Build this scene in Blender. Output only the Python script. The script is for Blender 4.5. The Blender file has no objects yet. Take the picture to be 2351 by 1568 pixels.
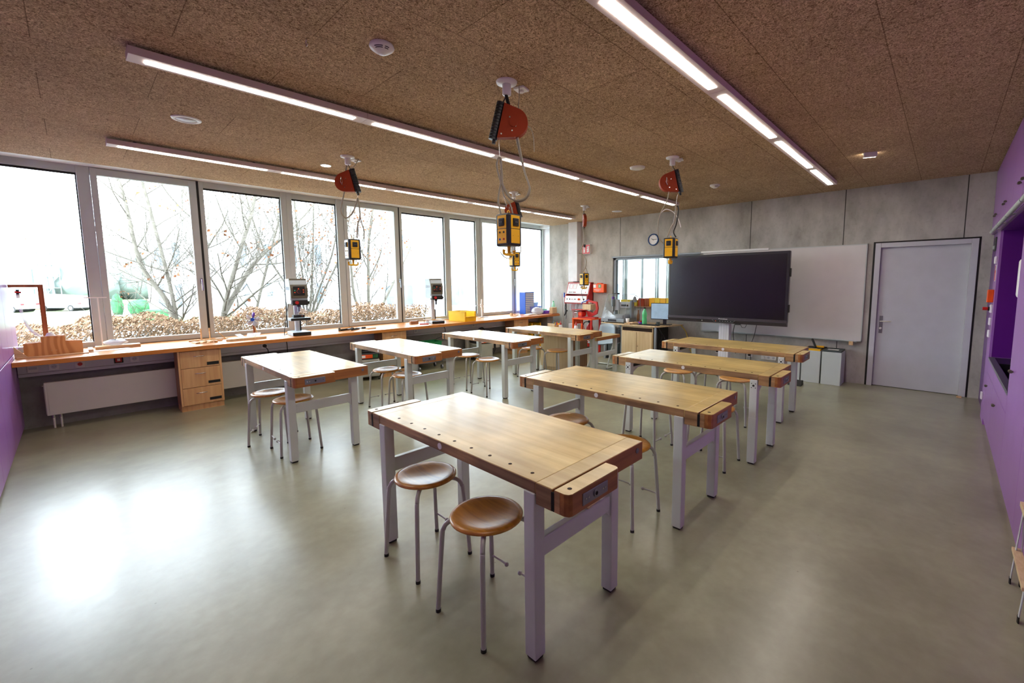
import bpy, bmesh, math, random
from mathutils import Matrix, Vector
random.seed(7)
C = bpy.context.scene.collection
sc = bpy.context.scene
PI = math.pi
R = math.radians

# ------------------------------------------------------------------ camera
F_PX, CX, CY = 994.445, 1246.084, 747.897
yaw, pitch, roll = 0.748159621, 0.101533454, -0.00662451283
cy_, sy_, cp_, sp_ = math.cos(yaw), math.sin(yaw), math.cos(pitch), math.sin(pitch)
fwd = Vector((cy_*cp_, sy_*cp_, -sp_)); right = Vector((sy_, -cy_, 0)); up = right.cross(fwd)
r2 = math.cos(roll)*right + math.sin(roll)*up; u2 = -math.sin(roll)*right + math.cos(roll)*up
cd = bpy.data.cameras.new('camera'); cam = bpy.data.objects.new('camera', cd); C.objects.link(cam)
cam.matrix_world = Matrix(((r2.x, u2.x, -fwd.x, 0), (r2.y, u2.y, -fwd.y, 0), (r2.z, u2.z, -fwd.z, 1.6), (0, 0, 0, 1)))
cd.sensor_width = 36; cd.lens = F_PX*36/2351; cd.clip_start = 0.02; cd.clip_end = 1200
cd.shift_x = (2351/2 - CX)/2351; cd.shift_y = (CY - 1568/2)/2351
sc.camera = cam

# ------------------------------------------------------------------ world, exposure
w = bpy.data.worlds.new('overcast_sky'); sc.world = w; w.use_nodes = True
nt = w.node_tree; bg = nt.nodes['Background']
bg.inputs['Color'].default_value = (0.79, 0.895, 1.0, 1); bg.inputs['Strength'].default_value = 7.0
sc.view_settings.view_transform = 'Standard'; sc.view_settings.look = 'None'
sc.view_settings.gamma = 1; sc.view_settings.use_curve_mapping = False
sc.view_settings.exposure = 1.6
sc.cycles.max_bounces = 10; sc.cycles.diffuse_bounces = 5; sc.cycles.transparent_max_bounces = 16
sc.cycles.sample_clamp_indirect = 6; sc.cycles.use_denoising = True

# ------------------------------------------------------------------ materials
def lin(c):
    if isinstance(c, str):
        c = tuple(int(c[i:i+2], 16)/255 for i in (0, 2, 4))
    return tuple(x/12.92 if x <= .04045 else ((x+.055)/1.055)**2.4 for x in c) + (1,)
MATS = {}
def pbsdf(name):
    m = bpy.data.materials.new(name); m.use_nodes = True
    return m, m.node_tree, m.node_tree.nodes['Principled BSDF']
def mat(name, col, rough=.5, metal=0, coat=0, emis=None, estr=0, alpha=1, trans=0, var=.06, vscale=6, bump=0, bscale=200, spec=.5):
    m, t, b = pbsdf(name)
    b.inputs['Roughness'].default_value = rough; b.inputs['Metallic'].default_value = metal
    b.inputs['Coat Weight'].default_value = coat; b.inputs['Coat Roughness'].default_value = .12
    b.inputs['Specular IOR Level'].default_value = spec
    c = lin(col)
    if var:
        tc = t.nodes.new('ShaderNodeTexCoord'); n = t.nodes.new('ShaderNodeTexNoise'); n.inputs['Scale'].default_value = vscale; n.inputs['Detail'].default_value = 4
        t.links.new(tc.outputs['Object'], n.inputs['Vector'])
        cr = t.nodes.new('ShaderNodeValToRGB'); cr.color_ramp.elements[0].position = .3; cr.color_ramp.elements[1].position = .7
        cr.color_ramp.elements[0].color = tuple(x*(1-var) for x in c[:3])+(1,); cr.color_ramp.elements[1].color = tuple(min(1, x*(1+var)) for x in c[:3])+(1,)
        t.links.new(n.outputs['Fac'], cr.inputs['Fac']); t.links.new(cr.outputs['Color'], b.inputs['Base Color'])
        if bump:
            n2 = t.nodes.new('ShaderNodeTexNoise'); n2.inputs['Scale'].default_value = bscale
            t.links.new(tc.outputs['Object'], n2.inputs['Vector'])
            bp = t.nodes.new('ShaderNodeBump'); bp.inputs['Strength'].default_value = bump; bp.inputs['Distance'].default_value = .002
            t.links.new(n2.outputs['Fac'], bp.inputs['Height']); t.links.new(bp.outputs['Normal'], b.inputs['Normal'])
    else:
        b.inputs['Base Color'].default_value = c
    if emis:
        b.inputs['Emission Color'].default_value = lin(emis); b.inputs['Emission Strength'].default_value = estr
    if trans:
        b.inputs['Transmission Weight'].default_value = trans
    b.inputs['Alpha'].default_value = alpha
    MATS[name] = m; return m

def wood(name, c1, c2, axis='Y', scale=1.0, rough=.45, coat=.2, block=None, contrast=.5, rings=False, spec=.5, stain=0):
    """grain stretched along axis; block=(len,width) adds butcher-block staves"""
    m, t, b = pbsdf(name)
    N = t.nodes.new; L = t.links.new
    tc = N('ShaderNodeTexCoord'); mp = N('ShaderNodeMapping')
    s = {'X': (1.2, 22, 22), 'Y': (22, 1.2, 22), 'Z': (22, 22, 1.2)}[axis]
    mp.inputs['Scale'].default_value = tuple(x*scale for x in s)
    oi = N('ShaderNodeObjectInfo'); vm = N('ShaderNodeVectorMath'); vm.operation = 'ADD'
    sc_ = N('ShaderNodeMath'); sc_.operation = 'MULTIPLY'; sc_.inputs[1].default_value = 13.0
    L(oi.outputs['Random'], sc_.inputs[0]); L(tc.outputs['Object'], vm.inputs[0]); L(sc_.outputs[0], vm.inputs[1])
    L(vm.outputs[0], mp.inputs['Vector'])
    n = N('ShaderNodeTexNoise'); n.inputs['Scale'].default_value = 1.0; n.inputs['Detail'].default_value = 6; n.inputs['Distortion'].default_value = 1.2 if rings else .3
    L(mp.outputs[0], n.inputs['Vector'])
    cr = N('ShaderNodeValToRGB'); cr.color_ramp.elements[0].position = .5-.5*contrast*.6; cr.color_ramp.elements[1].position = .5+.5*contrast*.6
    cr.color_ramp.elements[0].color = lin(c2); cr.color_ramp.elements[1].color = lin(c1)
    if rings:
        wv = N('ShaderNodeTexWave'); wv.inputs['Scale'].default_value = .35; wv.inputs['Distortion'].default_value = 11; wv.inputs['Detail'].default_value = 1
        mp2 = N('ShaderNodeMapping'); mp2.inputs['Scale'].default_value = (14, 14, 5); L(tc.outputs['Object'], mp2.inputs['Vector']); L(mp2.outputs[0], wv.inputs['Vector'])
        L(wv.outputs['Fac'], cr.inputs['Fac'])
    else:
        L(n.outputs['Fac'], cr.inputs['Fac'])
    out = cr.outputs['Color']
    if block:
        sp = N('ShaderNodeSeparateXYZ'); L(tc.outputs['Object'], sp.inputs[0]); cb = N('ShaderNodeCombineXYZ')
        a, o1 = (1, 0) if axis == 'Y' else (0, 1)
        L(sp.outputs[a], cb.inputs[0]); L(sp.outputs[o1], cb.inputs[1])
        ad = N('ShaderNodeMath'); ad.operation = 'ADD'; L(sp.outputs[o1], ad.inputs[0]); L(sp.outputs[2], ad.inputs[1]); L(ad.outputs[0], cb.inputs[1])
        br = N('ShaderNodeTexBrick'); br.inputs['Scale'].default_value = 1; br.inputs['Mortar Size'].default_value = 0
        br.inputs['Brick Width'].default_value = block[0]; br.inputs['Row Height'].default_value = block[1]
        br.inputs['Color1'].default_value = (.92, .91, .90, 1); br.inputs['Color2'].default_value = (1.05, 1.04, 1.02, 1)
        L(cb.outputs[0], br.inputs['Vector'])
        mx = N('ShaderNodeMix'); mx.data_type = 'RGBA'; mx.blend_type = 'MULTIPLY'; mx.inputs[0].default_value = .5
        L(out, mx.inputs[6]); L(br.outputs['Color'], mx.inputs[7]); out = mx.outputs[2]
    if stain:
        n3 = N('ShaderNodeTexNoise'); n3.inputs['Scale'].default_value = 3.0; n3.inputs['Detail'].default_value = 5; L(vm.outputs[0], n3.inputs['Vector'])
        c3 = N('ShaderNodeValToRGB'); c3.color_ramp.elements[0].position = .42; c3.color_ramp.elements[1].position = .62
        c3.color_ramp.elements[0].color = (1-stain, 1-stain, 1-stain*.9, 1); c3.color_ramp.elements[1].color = (1, 1, 1, 1)
        L(n3.outputs['Fac'], c3.inputs['Fac'])
        mx = N('ShaderNodeMix'); mx.data_type = 'RGBA'; mx.blend_type = 'MULTIPLY'; mx.inputs[0].default_value = 1
        L(out, mx.inputs[6]); L(c3.outputs['Color'], mx.inputs[7]); out = mx.outputs[2]
    L(out, b.inputs['Base Color'])
    b.inputs['Roughness'].default_value = rough; b.inputs['Coat Weight'].default_value = coat; b.inputs['Coat Roughness'].default_value = .2
    b.inputs['Specular IOR Level'].default_value = spec
    MATS[name] = m; return m

def glass(name, tint=(1, 1, 1), refl=1.0, base=.0):
    m = bpy.data.materials.new(name); m.use_nodes = True; t = m.node_tree; t.nodes.clear()
    o = t.nodes.new('ShaderNodeOutputMaterial'); a = t.nodes.new('ShaderNodeBsdfTransparent'); g = t.nodes.new('ShaderNodeBsdfGlossy')
    g.inputs['Roughness'].default_value = .02; a.inputs['Color'].default_value = tint + (1,)
    f = t.nodes.new('ShaderNodeFresnel'); f.inputs['IOR'].default_value = 1.45
    mu = t.nodes.new('ShaderNodeMath'); mu.operation = 'MULTIPLY_ADD'; mu.inputs[1].default_value = refl; mu.inputs[2].default_value = base; mu.use_clamp = True
    mx = t.nodes.new('ShaderNodeMixShader')
    t.links.new(f.outputs[0], mu.inputs[0]); t.links.new(mu.outputs[0], mx.inputs[0]); t.links.new(a.outputs[0], mx.inputs[1]); t.links.new(g.outputs[0], mx.inputs[2]); t.links.new(mx.outputs[0], o.inputs[0])
    MATS[name] = m; return m

def floor_mat():
    m, t, b = pbsdf('polished_screed'); N = t.nodes.new; L = t.links.new
    tc = N('ShaderNodeTexCoord'); n = N('ShaderNodeTexNoise'); n.inputs['Scale'].default_value = 1.1; n.inputs['Detail'].default_value = 8; n.inputs['Roughness'].default_value = .62
    L(tc.outputs['Object'], n.inputs['Vector'])
    cr = N('ShaderNodeValToRGB'); e = cr.color_ramp.elements
    e[0].position = .3; e[0].color = lin('7f7d64'); e[1].position = .72; e[1].color = lin('a5a588')
    L(n.outputs['Fac'], cr.inputs['Fac'])
    n2 = N('ShaderNodeTexNoise'); n2.inputs['Scale'].default_value = 14; n2.inputs['Detail'].default_value = 6; L(tc.outputs['Object'], n2.inputs['Vector'])
    c2 = N('ShaderNodeValToRGB'); c2.color_ramp.elements[0].position = .35; c2.color_ramp.elements[0].color = (.93, .93, .92, 1); c2.color_ramp.elements[1].position = .65; c2.color_ramp.elements[1].color = (1.04, 1.04, 1.04, 1)
    L(n2.outputs['Fac'], c2.inputs['Fac'])
    mx = N('ShaderNodeMix'); mx.data_type = 'RGBA'; mx.blend_type = 'MULTIPLY'; mx.inputs[0].default_value = 1
    L(cr.outputs[0], mx.inputs[6]); L(c2.outputs[0], mx.inputs[7])
    n4 = N('ShaderNodeTexVoronoi'); n4.inputs['Scale'].default_value = 5.5; n4.inputs['Randomness'].default_value = 1; L(tc.outputs['Object'], n4.inputs['Vector'])
    c4 = N('ShaderNodeValToRGB'); c4.color_ramp.elements[0].position = .018; c4.color_ramp.elements[0].color = (.45, .43, .4, 1); c4.color_ramp.elements[1].position = .035; c4.color_ramp.elements[1].color = (1, 1, 1, 1)
    L(n4.outputs['Distance'], c4.inputs['Fac'])
    mx2 = N('ShaderNodeMix'); mx2.data_type = 'RGBA'; mx2.blend_type = 'MULTIPLY'; mx2.inputs[0].default_value = .8
    L(mx.outputs[2], mx2.inputs[6]); L(c4.outputs[0], mx2.inputs[7]); L(mx2.outputs[2], b.inputs['Base Color'])
    rr = N('ShaderNodeMapRange'); rr.inputs['To Min'].default_value = .3; rr.inputs['To Max'].default_value = .45; L(n2.outputs['Fac'], rr.inputs['Value']); L(rr.outputs[0], b.inputs['Roughness'])
    b.inputs['Coat Weight'].default_value = .5; b.inputs['Coat Roughness'].default_value = .24
    MATS['floor'] = m
floor_mat()

def ceiling_mat():
    m, t, b = pbsdf('wood_wool_panel'); N = t.nodes.new; L = t.links.new
    tc = N('ShaderNodeTexCoord')
    n = N('ShaderNodeTexNoise'); n.inputs['Scale'].default_value = 48; n.inputs['Detail'].default_value = 5; n.inputs['Roughness'].default_value = .7; n.inputs['Distortion'].default_value = 2.5
    L(tc.outputs['Object'], n.inputs['Vector'])
    cr = N('ShaderNodeValToRGB'); e = cr.color_ramp.elements; e[0].position = .39; e[0].color = lin('74593f'); e[1].position = .61; e[1].color = lin('e4c8a2')
    L(n.outputs['Fac'], cr.inputs['Fac'])
    big = N('ShaderNodeTexNoise'); big.inputs['Scale'].default_value = 1.3; big.inputs['Detail'].default_value = 3; L(tc.outputs['Object'], big.inputs['Vector'])
    cb = N('ShaderNodeValToRGB'); cb.color_ramp.elements[0].position = .3; cb.color_ramp.elements[0].color = (.88, .87, .86, 1); cb.color_ramp.elements[1].position = .7; cb.color_ramp.elements[1].color = (1.06, 1.06, 1.06, 1)
    L(big.outputs['Fac'], cb.inputs['Fac'])
    mp = N('ShaderNodeMapping'); mp.inputs['Location'].default_value = (-1.016+.536, -.99+5.85, 0); L(tc.outputs['Object'], mp.inputs['Vector'])
    br = N('ShaderNodeTexBrick'); br.inputs['Scale'].default_value = 1; br.inputs['Brick Width'].default_value = 1.072; br.inputs['Row Height'].default_value = .578
    br.inputs['Mortar Size'].default_value = .0028; br.inputs['Color1'].default_value = (.95, .95, .95, 1); br.inputs['Color2'].default_value = (1.03, 1.03, 1.03, 1); br.inputs['Mortar'].default_value = (.5, .46, .43, 1)
    L(mp.outputs[0], br.inputs['Vector'])
    mx = N('ShaderNodeMix'); mx.data_type = 'RGBA'; mx.blend_type = 'MULTIPLY'; mx.inputs[0].default_value = 1; L(cr.outputs[0], mx.inputs[6]); L(cb.outputs[0], mx.inputs[7])
    m2 = N('ShaderNodeMix'); m2.data_type = 'RGBA'; m2.blend_type = 'MULTIPLY'; m2.inputs[0].default_value = 1; L(mx.outputs[2], m2.inputs[6]); L(br.outputs['Color'], m2.inputs[7])
    L(m2.outputs[2], b.inputs['Base Color']); b.inputs['Roughness'].default_value = .9; b.inputs['Specular IOR Level'].default_value = .1
    bp = N('ShaderNodeBump'); bp.inputs['Strength'].default_value = .6; bp.inputs['Distance'].default_value = .004; L(n.outputs['Fac'], bp.inputs['Height']); L(bp.outputs[0], b.inputs['Normal'])
    MATS['ceiling'] = m
ceiling_mat()

def concrete_mat(name, c1, c2, joints=()):
    m, t, b = pbsdf(name); N = t.nodes.new; L = t.links.new
    tc = N('ShaderNodeTexCoord'); mp = N('ShaderNodeMapping'); mp.inputs['Scale'].default_value = (1, 1.3, .7); L(tc.outputs['Object'], mp.inputs['Vector'])
    n = N('ShaderNodeTexNoise'); n.inputs['Scale'].default_value = 1.6; n.inputs['Detail'].default_value = 9; n.inputs['Roughness'].default_value = .62; L(mp.outputs[0], n.inputs['Vector'])
    cr = N('ShaderNodeValToRGB'); e = cr.color_ramp.elements; e[0].position = .32; e[0].color = lin(c2); e[1].position = .66; e[1].color = lin(c1)
    L(n.outputs['Fac'], cr.inputs['Fac']); out = cr.outputs[0]
    n2 = N('ShaderNodeTexNoise'); n2.inputs['Scale'].default_value = 22; n2.inputs['Detail'].default_value = 5; L(tc.outputs['Object'], n2.inputs['Vector'])
    c2_ = N('ShaderNodeValToRGB'); c2_.color_ramp.elements[0].position = .28; c2_.color_ramp.elements[0].color = (.9, .89, .88, 1); c2_.color_ramp.elements[1].position = .45; c2_.color_ramp.elements[1].color = (1, 1, 1, 1)
    L(n2.outputs['Fac'], c2_.inputs['Fac'])
    mx = N('ShaderNodeMix'); mx.data_type = 'RGBA'; mx.blend_type = 'MULTIPLY'; mx.inputs[0].default_value = 1; L(out, mx.inputs[6]); L(c2_.outputs[0], mx.inputs[7]); out = mx.outputs[2]
    if joints:
        sp = N('ShaderNodeSeparateXYZ'); L(tc.outputs['Object'], sp.inputs[0]); prev = None
        for j in joints:
            a = N('ShaderNodeMath'); a.operation = 'COMPARE'; a.inputs[1].default_value = j; a.inputs[2].default_value = .006; L(sp.outputs[1], a.inputs[0])
            if prev:
                q = N('ShaderNodeMath'); q.operation = 'MAXIMUM'; L(prev, q.inputs[0]); L(a.outputs[0], q.inputs[1]); prev = q.outputs[0]
            else: prev = a.outputs[0]
        mj = N('ShaderNodeMix'); mj.data_type = 'RGBA'; L(prev, mj.inputs[0]); L(out, mj.inputs[6]); mj.inputs[7].default_value = lin('4a4a46'); out = mj.outputs[2]
    L(out, b.inputs['Base Color']); b.inputs['Roughness'].default_value = .75; b.inputs['Specular IOR Level'].default_value = .25
    bp = N('ShaderNodeBump'); bp.inputs['Strength'].default_value = .25; bp.inputs['Distance'].default_value = .004; L(n2.outputs['Fac'], bp.inputs['Height']); L(bp.outputs[0], b.inputs['Normal'])
    MATS[name] = m; return m

concrete_mat('concrete', 'c9c7bf', '99968d', joints=(5.235, 2.566, 1.207, -.134))
concrete_mat('concrete_plain', 'aaa8a2', '7c7974')
mat('white_paint', 'e4e6e8', .6); mat('grey_paint', '8b8782', .7)
mat('alu', 'bac1be', .42, 0, spec=.5, var=.03); mat('gasket', '141414', .6, var=0)
mat('steel_paint', 'ced5ce', .38, 0, coat=.15, var=.03); mat('stool_steel', 'b4b3ae', .35, .1, coat=.2, var=.03)
mat('rubber', '17171a', .6, var=.1); mat('dark_plastic', '1d1f24', .42, var=.1)
mat('chrome', 'c8c8c8', .22, 1, var=0); mat('zinc', '8b8e93', .38, .85, var=.05)
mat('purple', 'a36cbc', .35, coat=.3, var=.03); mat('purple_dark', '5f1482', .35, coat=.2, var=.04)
mat('white_plastic', 'e8e8e6', .35, var=.02); mat('light_grey_plastic', 'c9ccd0', .4, var=.03)
mat('red', 'c4201c', .35, coat=.2); mat('reel_red', '9a3a1c', .6, spec=.2); mat('orange', 'f2590c', .35, coat=.1)
mat('navy', '1d4a86', .4); mat('yellow', 'f7bd12', .38, coat=.1, var=.03); mat('pale_yellow', 'f0cf2a', .4, var=.03); mat('green', '1f9c58', .4); mat('blue', '1c58c4', .35)
mat('cable_grey', '9b9482', .5); mat('cable_black', '161616', .5); mat('cable_yellow', 'd9c21b', .5); mat('cable_red', 'b81f24', .5)
mat('radiator', 'd9d6cb', .4, coat=.2, var=.02); mat('laminate', 'd5d6dc', .4, var=.02); mat('door_paint', 'c8cad0', .4, var=.03)
mat('whiteboard', 'd6d3cf', .22, coat=.3, var=.02); mat('screen', '0b0a11', .24, coat=.1, var=.2, vscale=3); mat('screen_frame', '1f1d24', .35, var=.05); mat('screen_bar', '4b4448', .4, .5, var=.05)
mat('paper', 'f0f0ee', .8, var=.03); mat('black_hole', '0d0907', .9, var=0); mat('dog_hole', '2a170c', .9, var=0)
mat('lamp', 'ffffff', .5, emis='fff6ea', estr=15, var=0); mat('lamp_dim', 'ffffff', .5, emis='fff0dd', estr=12, var=0); mat('fixture', 'd7c8c4', .5, var=.02)
mat('drill_blue', 'b9c9d2', .4, var=.03); mat('drill_grey', '5c5747', .45, var=.03); mat('led_orange', 'd9542c', .4, emis='ff5a2a', estr=.06, var=0); mat('led_green', '1aa080', .4, emis='12b080', estr=.05, var=0)
mat('grey_box', 'aeb6b2', .5); mat('vac_body', 'a9ada0', .5); mat('bin_grey', 'c3cbc9', .45, var=.02); mat('dark_green_grey', '3f4a4c', .5)
mat('machine_grey', '8e969c', .45, .2); mat('chair_shell', '9fb2bd', .45, var=.04)
mat('bottle_green', '62d48c', .15, alpha=.78, var=0); mat('foam', 'efefec', .8); mat('violet', '6a37b8', .4); mat('lilac_blue', '7a80d8', .4); mat('sky_blue', '9cc4ee', .35)
mat('bark', '69645b', .9, var=.2, vscale=12, bump=.5, bscale=40, spec=.1); mat('leaf', '80543a', .8, var=.3, vscale=3, spec=.1); mat('hedge_leaf', '8a705a', .85, var=.35, vscale=20, spec=.1)
mat('grass', '6a7554', .95, var=.2, vscale=.4, spec=.1); mat('asphalt', '8a8a88', .9, var=.08, vscale=.5); mat('render_white', 'c6c8ca', .8, var=.02, vscale=.5); mat('win_blue', '5c7086', .25, var=.2, vscale=1.5)
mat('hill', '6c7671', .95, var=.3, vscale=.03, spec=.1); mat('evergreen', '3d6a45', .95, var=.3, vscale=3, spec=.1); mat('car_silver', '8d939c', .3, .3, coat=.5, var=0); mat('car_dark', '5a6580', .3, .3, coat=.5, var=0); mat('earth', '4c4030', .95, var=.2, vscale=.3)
mat('clear', 'f4f8fa', .06, alpha=.18, var=0); mat('bottle_pale', 'a8ecc8', .15, alpha=.55, var=0); mat('monitor_image', '8ea4b6', .3, emis='7f97ab', estr=.25, var=.2, vscale=5)
mat('milky', 'eef2fa', .25, alpha=.6, var=0)
wood('bench_top', 'e8ce85', 'ccab62', 'Y', 1, .34, .55, block=(.55, .045), contrast=.7, stain=.24)
wood('bench_edge', 'd3a76f', '7e5833', 'Y', 1.6, .55, .1, contrast=.9, stain=.45)
wood('bench_end', 'b97838', '824d22', 'X', 1.2, .45, .2, block=(.4, .03), contrast=.8)
wood('worktop', 'd88f3c', 'b86c22', 'X', 1, .38, .3, block=(.6, .04), contrast=.8)
wood('stool_seat', 'cf8e2e', 'a5691b', 'Y', 2, .32, .5, contrast=.7); wood('stool_seat_light', 'd9a25a', 'b67d38', 'Y', 2, .3, .5, contrast=.7)
wood('beech', 'd8ab74', 'c79560', 'Z', 1.3, .45, .15, contrast=.6); wood('beech_side', 'a67852', '8f6343', 'Z', 1.3, .5, .1, contrast=.6); wood('beech_pale', 'e0c79c', 'd0b283', 'Z', 1.3, .45, .15, contrast=.6)
wood('plywood', 'e2aa68', 'c98c4c', 'Z', 1, .5, .1, rings=True, contrast=1); wood('pine', 'e6c79c', 'cfa673', 'X', 1.5, .55, .05); wood('brown_post', 'b0622f', '8a4519', 'Z', 1.5, .5, .1)
glass('window_glass', (.97, .985, .98), .55); glass('hood_glass', (.93, .96, .97), 1.0, .04)

# ------------------------------------------------------------------ mesh builder
class MB:
    def __init__(s): s.bm = bmesh.new(); s.M = Matrix.Identity(4); s.mats = []
    def mi(s, name):
        if name not in s.mats: s.mats.append(name)
        return s.mats.index(name)
    def _faces(s, vs, faces, m, smooth=False, M=None):
        T = s.M @ M if M is not None else s.M
        bv = [s.bm.verts.new(T @ Vector(v)) for v in vs]; i = s.mi(m); out = []
        for f in faces:
            try:
                fc = s.bm.faces.new([bv[k] for k in f]); fc.material_index = i; fc.smooth = smooth; out.append(fc)
            except ValueError: pass
        return bv, out
    def box(s, x0, x1, y0, y1, z0, z1, m, bev=0, seg=2, M=None):
        vs = [(x, y, z) for x in (x0, x1) for y in (y0, y1) for z in (z0, z1)]
        fs = [(0, 1, 3, 2), (4, 6, 7, 5), (0, 4, 5, 1), (2, 3, 7, 6), (0, 2, 6, 4), (1, 5, 7, 3)]
        bv, fc = s._faces(vs, fs, m, False, M)
        if bev:
            es = set(e for f in fc for e in f.edges)
            r = bmesh.ops.bevel(s.bm, geom=list(es), offset=bev, segments=seg, profile=.5, affect='EDGES', clamp_overlap=True, material=-1)
        return s
    def cyl(s, p0, p1, r0, m, r1=None, n=16, caps=True, smooth=True):
        r1 = r0 if r1 is None else r1
        p0, p1 = Vector(p0), Vector(p1); d = (p1-p0)
        q = d.to_track_quat('Z', 'Y').to_matrix()
        vs = []
        for p, r in ((p0, r0), (p1, r1)):
            for k in range(n):
                a = 2*PI*k/n; vs.append(p + q @ Vector((r*math.cos(a), r*math.sin(a), 0)))
        s._faces(vs, [(k, (k+1) % n, n+(k+1) % n, n+k) for k in range(n)], m, smooth)
        if caps:
            s._faces(vs[:n], [tuple(range(n))[::-1]], m); s._faces(vs[n:], [tuple(range(n))], m)
        return s
    def tube(s, pts, r, m, n=8, cyc=False):
        pts = [Vector(p) for p in pts]; N = len(pts); rings = []; rr = r if isinstance(r, (list, tuple)) else [r]*N
        prev = None
        for i, p in enumerate(pts):
            if cyc: d = pts[(i+1) % N]-pts[i-1]
            else: d = pts[min(i+1, N-1)]-pts[max(i-1, 0)]
            if d.length < 1e-9: d = Vector((0, 0, 1))
            d.normalize()
            if prev is None:
                a = Vector((0, 0, 1)) if abs(d.z) < .9 else Vector((1, 0, 0)); u = d.cross(a).normalized()
            else:
                u = prev - d*prev.dot(d); u = u.normalized() if u.length > 1e-6 else d.orthogonal().normalized()
            prev = u; v = d.cross(u)
            rings.append([p + (u*math.cos(2*PI*k/n)+v*math.sin(2*PI*k/n))*rr[i] for k in range(n)])
        vs = [q for rg in rings for q in rg]; fs = []
        for i in range(N if cyc else N-1):
            j = (i+1) % N
            fs += [(i*n+k, i*n+(k+1) % n, j*n+(k+1) % n, j*n+k) for k in range(n)]
        s._faces(vs, fs, m, True)
        if not cyc:
            s._faces(rings[0], [tuple(range(n))[::-1]], m); s._faces(rings[-1], [tuple(range(n))], m)
        return s
    def lathe(s, prof, m, c=(0, 0, 0), n=28, M=None, smooth=True):
        vs = []; c = Vector(c)
        for r, z in prof:
            for k in range(n):
                a = 2*PI*k/n; vs.append(c + Vector((max(r, 1e-4)*math.cos(a), max(r, 1e-4)*math.sin(a), z)))
        fs = [(i*n+k, i*n+(k+1) % n, (i+1)*n+(k+1) % n, (i+1)*n+k) for i in range(len(prof)-1) for k in range(n)]
        s._faces(vs, fs, m, smooth, M); return s
    def sph(s, c, r, m, n=12, sc=(1, 1, 1)):
        prof = [(r*math.sin(PI*i/(n//2+2)), -r*math.cos(PI*i/(n//2+2))) for i in range(n//2+3)]
        c = Vector(c); vs = []
        for rad, z in prof:
            for k in range(n):
                a = 2*PI*k/n; vs.append(c + Vector((max(rad, 1e-5)*math.cos(a)*sc[0], max(rad, 1e-5)*math.sin(a)*sc[1], z*sc[2])))
        fs = [(i*n+k, i*n+(k+1) % n, (i+1)*n+(k+1) % n, (i+1)*n+k) for i in range(len(prof)-1) for k in range(n)]
        s._faces(vs, fs, m, True); return s
    def prism(s, poly, axis, a, b, m, M=None, smooth=False):
        """poly in the plane normal to axis: X->(y,z) Y->(x,z) Z->(x,y)"""
        def P(p, t): return {'X': (t, p[0], p[1]), 'Y': (p[0], t, p[1]), 'Z': (p[0], p[1], t)}[axis]
        n = len(poly); vs = [P(p, a) for p in poly]+[P(p, b) for p in poly]
        fs = [tuple(range(n)), tuple(range(2*n-1, n-1, -1))]
        s._faces(vs, fs, m, False, M)
        s._faces(vs, [(k, (k+1) % n, n+(k+1) % n, n+k) for k in range(n)], m, smooth, M); return s
    def quad(s, pts, m): s._faces(pts, [tuple(range(len(pts)))], m); return s
    def build(s, name, parent=None, loc=None, rotz=None):
        bmesh.ops.recalc_face_normals(s.bm, faces=s.bm.faces)
        me = bpy.data.meshes.new(name); s.bm.to_mesh(me); s.bm.free()
        for k in s.mats: me.materials.append(MATS[k])
        o = bpy.data.objects.new(name, me); C.objects.link(o)
        if parent: o.parent = parent
        if loc: o.location = loc
        if rotz is not None: o.rotation_euler = (0, 0, rotz)
        return o

def tag(o, label, cat, group=None, kind=None):
    o['label'] = label; o['category'] = cat
    if group: o['group'] = group
    if kind: o['kind'] = kind
    return o
def thing(name, label, cat, loc=(0, 0, 0), rotz=0, group=None):
    o = bpy.data.objects.new(name, None); C.objects.link(o); o.empty_display_size = .05
    o.location = loc; o.rotation_euler = (0, 0, rotz); return tag(o, label, cat, group)
def struct(name, mb, label=None, cat=None):
    o = mb.build(name); o['kind'] = 'structure'
    if label: o['label'] = label; o['category'] = cat
    return o
def dup(root, loc, rotz, label):
    def cp(o, par):
        c = o.copy(); C.objects.link(c)
        if par: c.parent = par; c.matrix_parent_inverse = o.matrix_parent_inverse
        for ch in list(o.children): cp(ch, c)
        return c
    r = cp(root, None); r.location = loc; r.rotation_euler = (0, 0, rotz); r['label'] = label; return r
def text(name, s, size, m, parent, M, ext=.0006):
    cu = bpy.data.curves.new(name, 'FONT'); cu.body = s; cu.size = size; cu.extrude = ext; cu.align_x = 'CENTER'; cu.align_y = 'CENTER'; cu.resolution_u = 2
    ob = bpy.data.objects.new('tmp_text', cu); C.objects.link(ob); bpy.context.view_layer.update()
    me = bpy.data.meshes.new_from_object(ob.evaluated_get(bpy.context.evaluated_depsgraph_get()))
    C.objects.unlink(ob); bpy.data.objects.remove(ob)
    me.transform(M); me.materials.clear(); me.materials.append(MATS[m])
    o = bpy.data.objects.new(name, me); C.objects.link(o)
    if parent: o.parent = parent
    return o
def basis(o, ex, ey):   # matrix mapping text plane x,y onto ex,ey at o
    ex, ey = Vector(ex).normalized(), Vector(ey).normalized(); ez = ex.cross(ey)
    return Matrix(((ex.x, ey.x, ez.x, o[0]), (ex.y, ey.y, ez.y, o[1]), (ex.z, ey.z, ez.z, o[2]), (0, 0, 0, 1)))
def bez(p0, p1, p2, p3, n=12):
    out = []
    for i in range(n+1):
        t = i/n; a = (1-t)
        out.append(tuple(a**3*p0[k]+3*a*a*t*p1[k]+3*a*t*t*p2[k]+t**3*p3[k] for k in range(3)))
    return out
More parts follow.
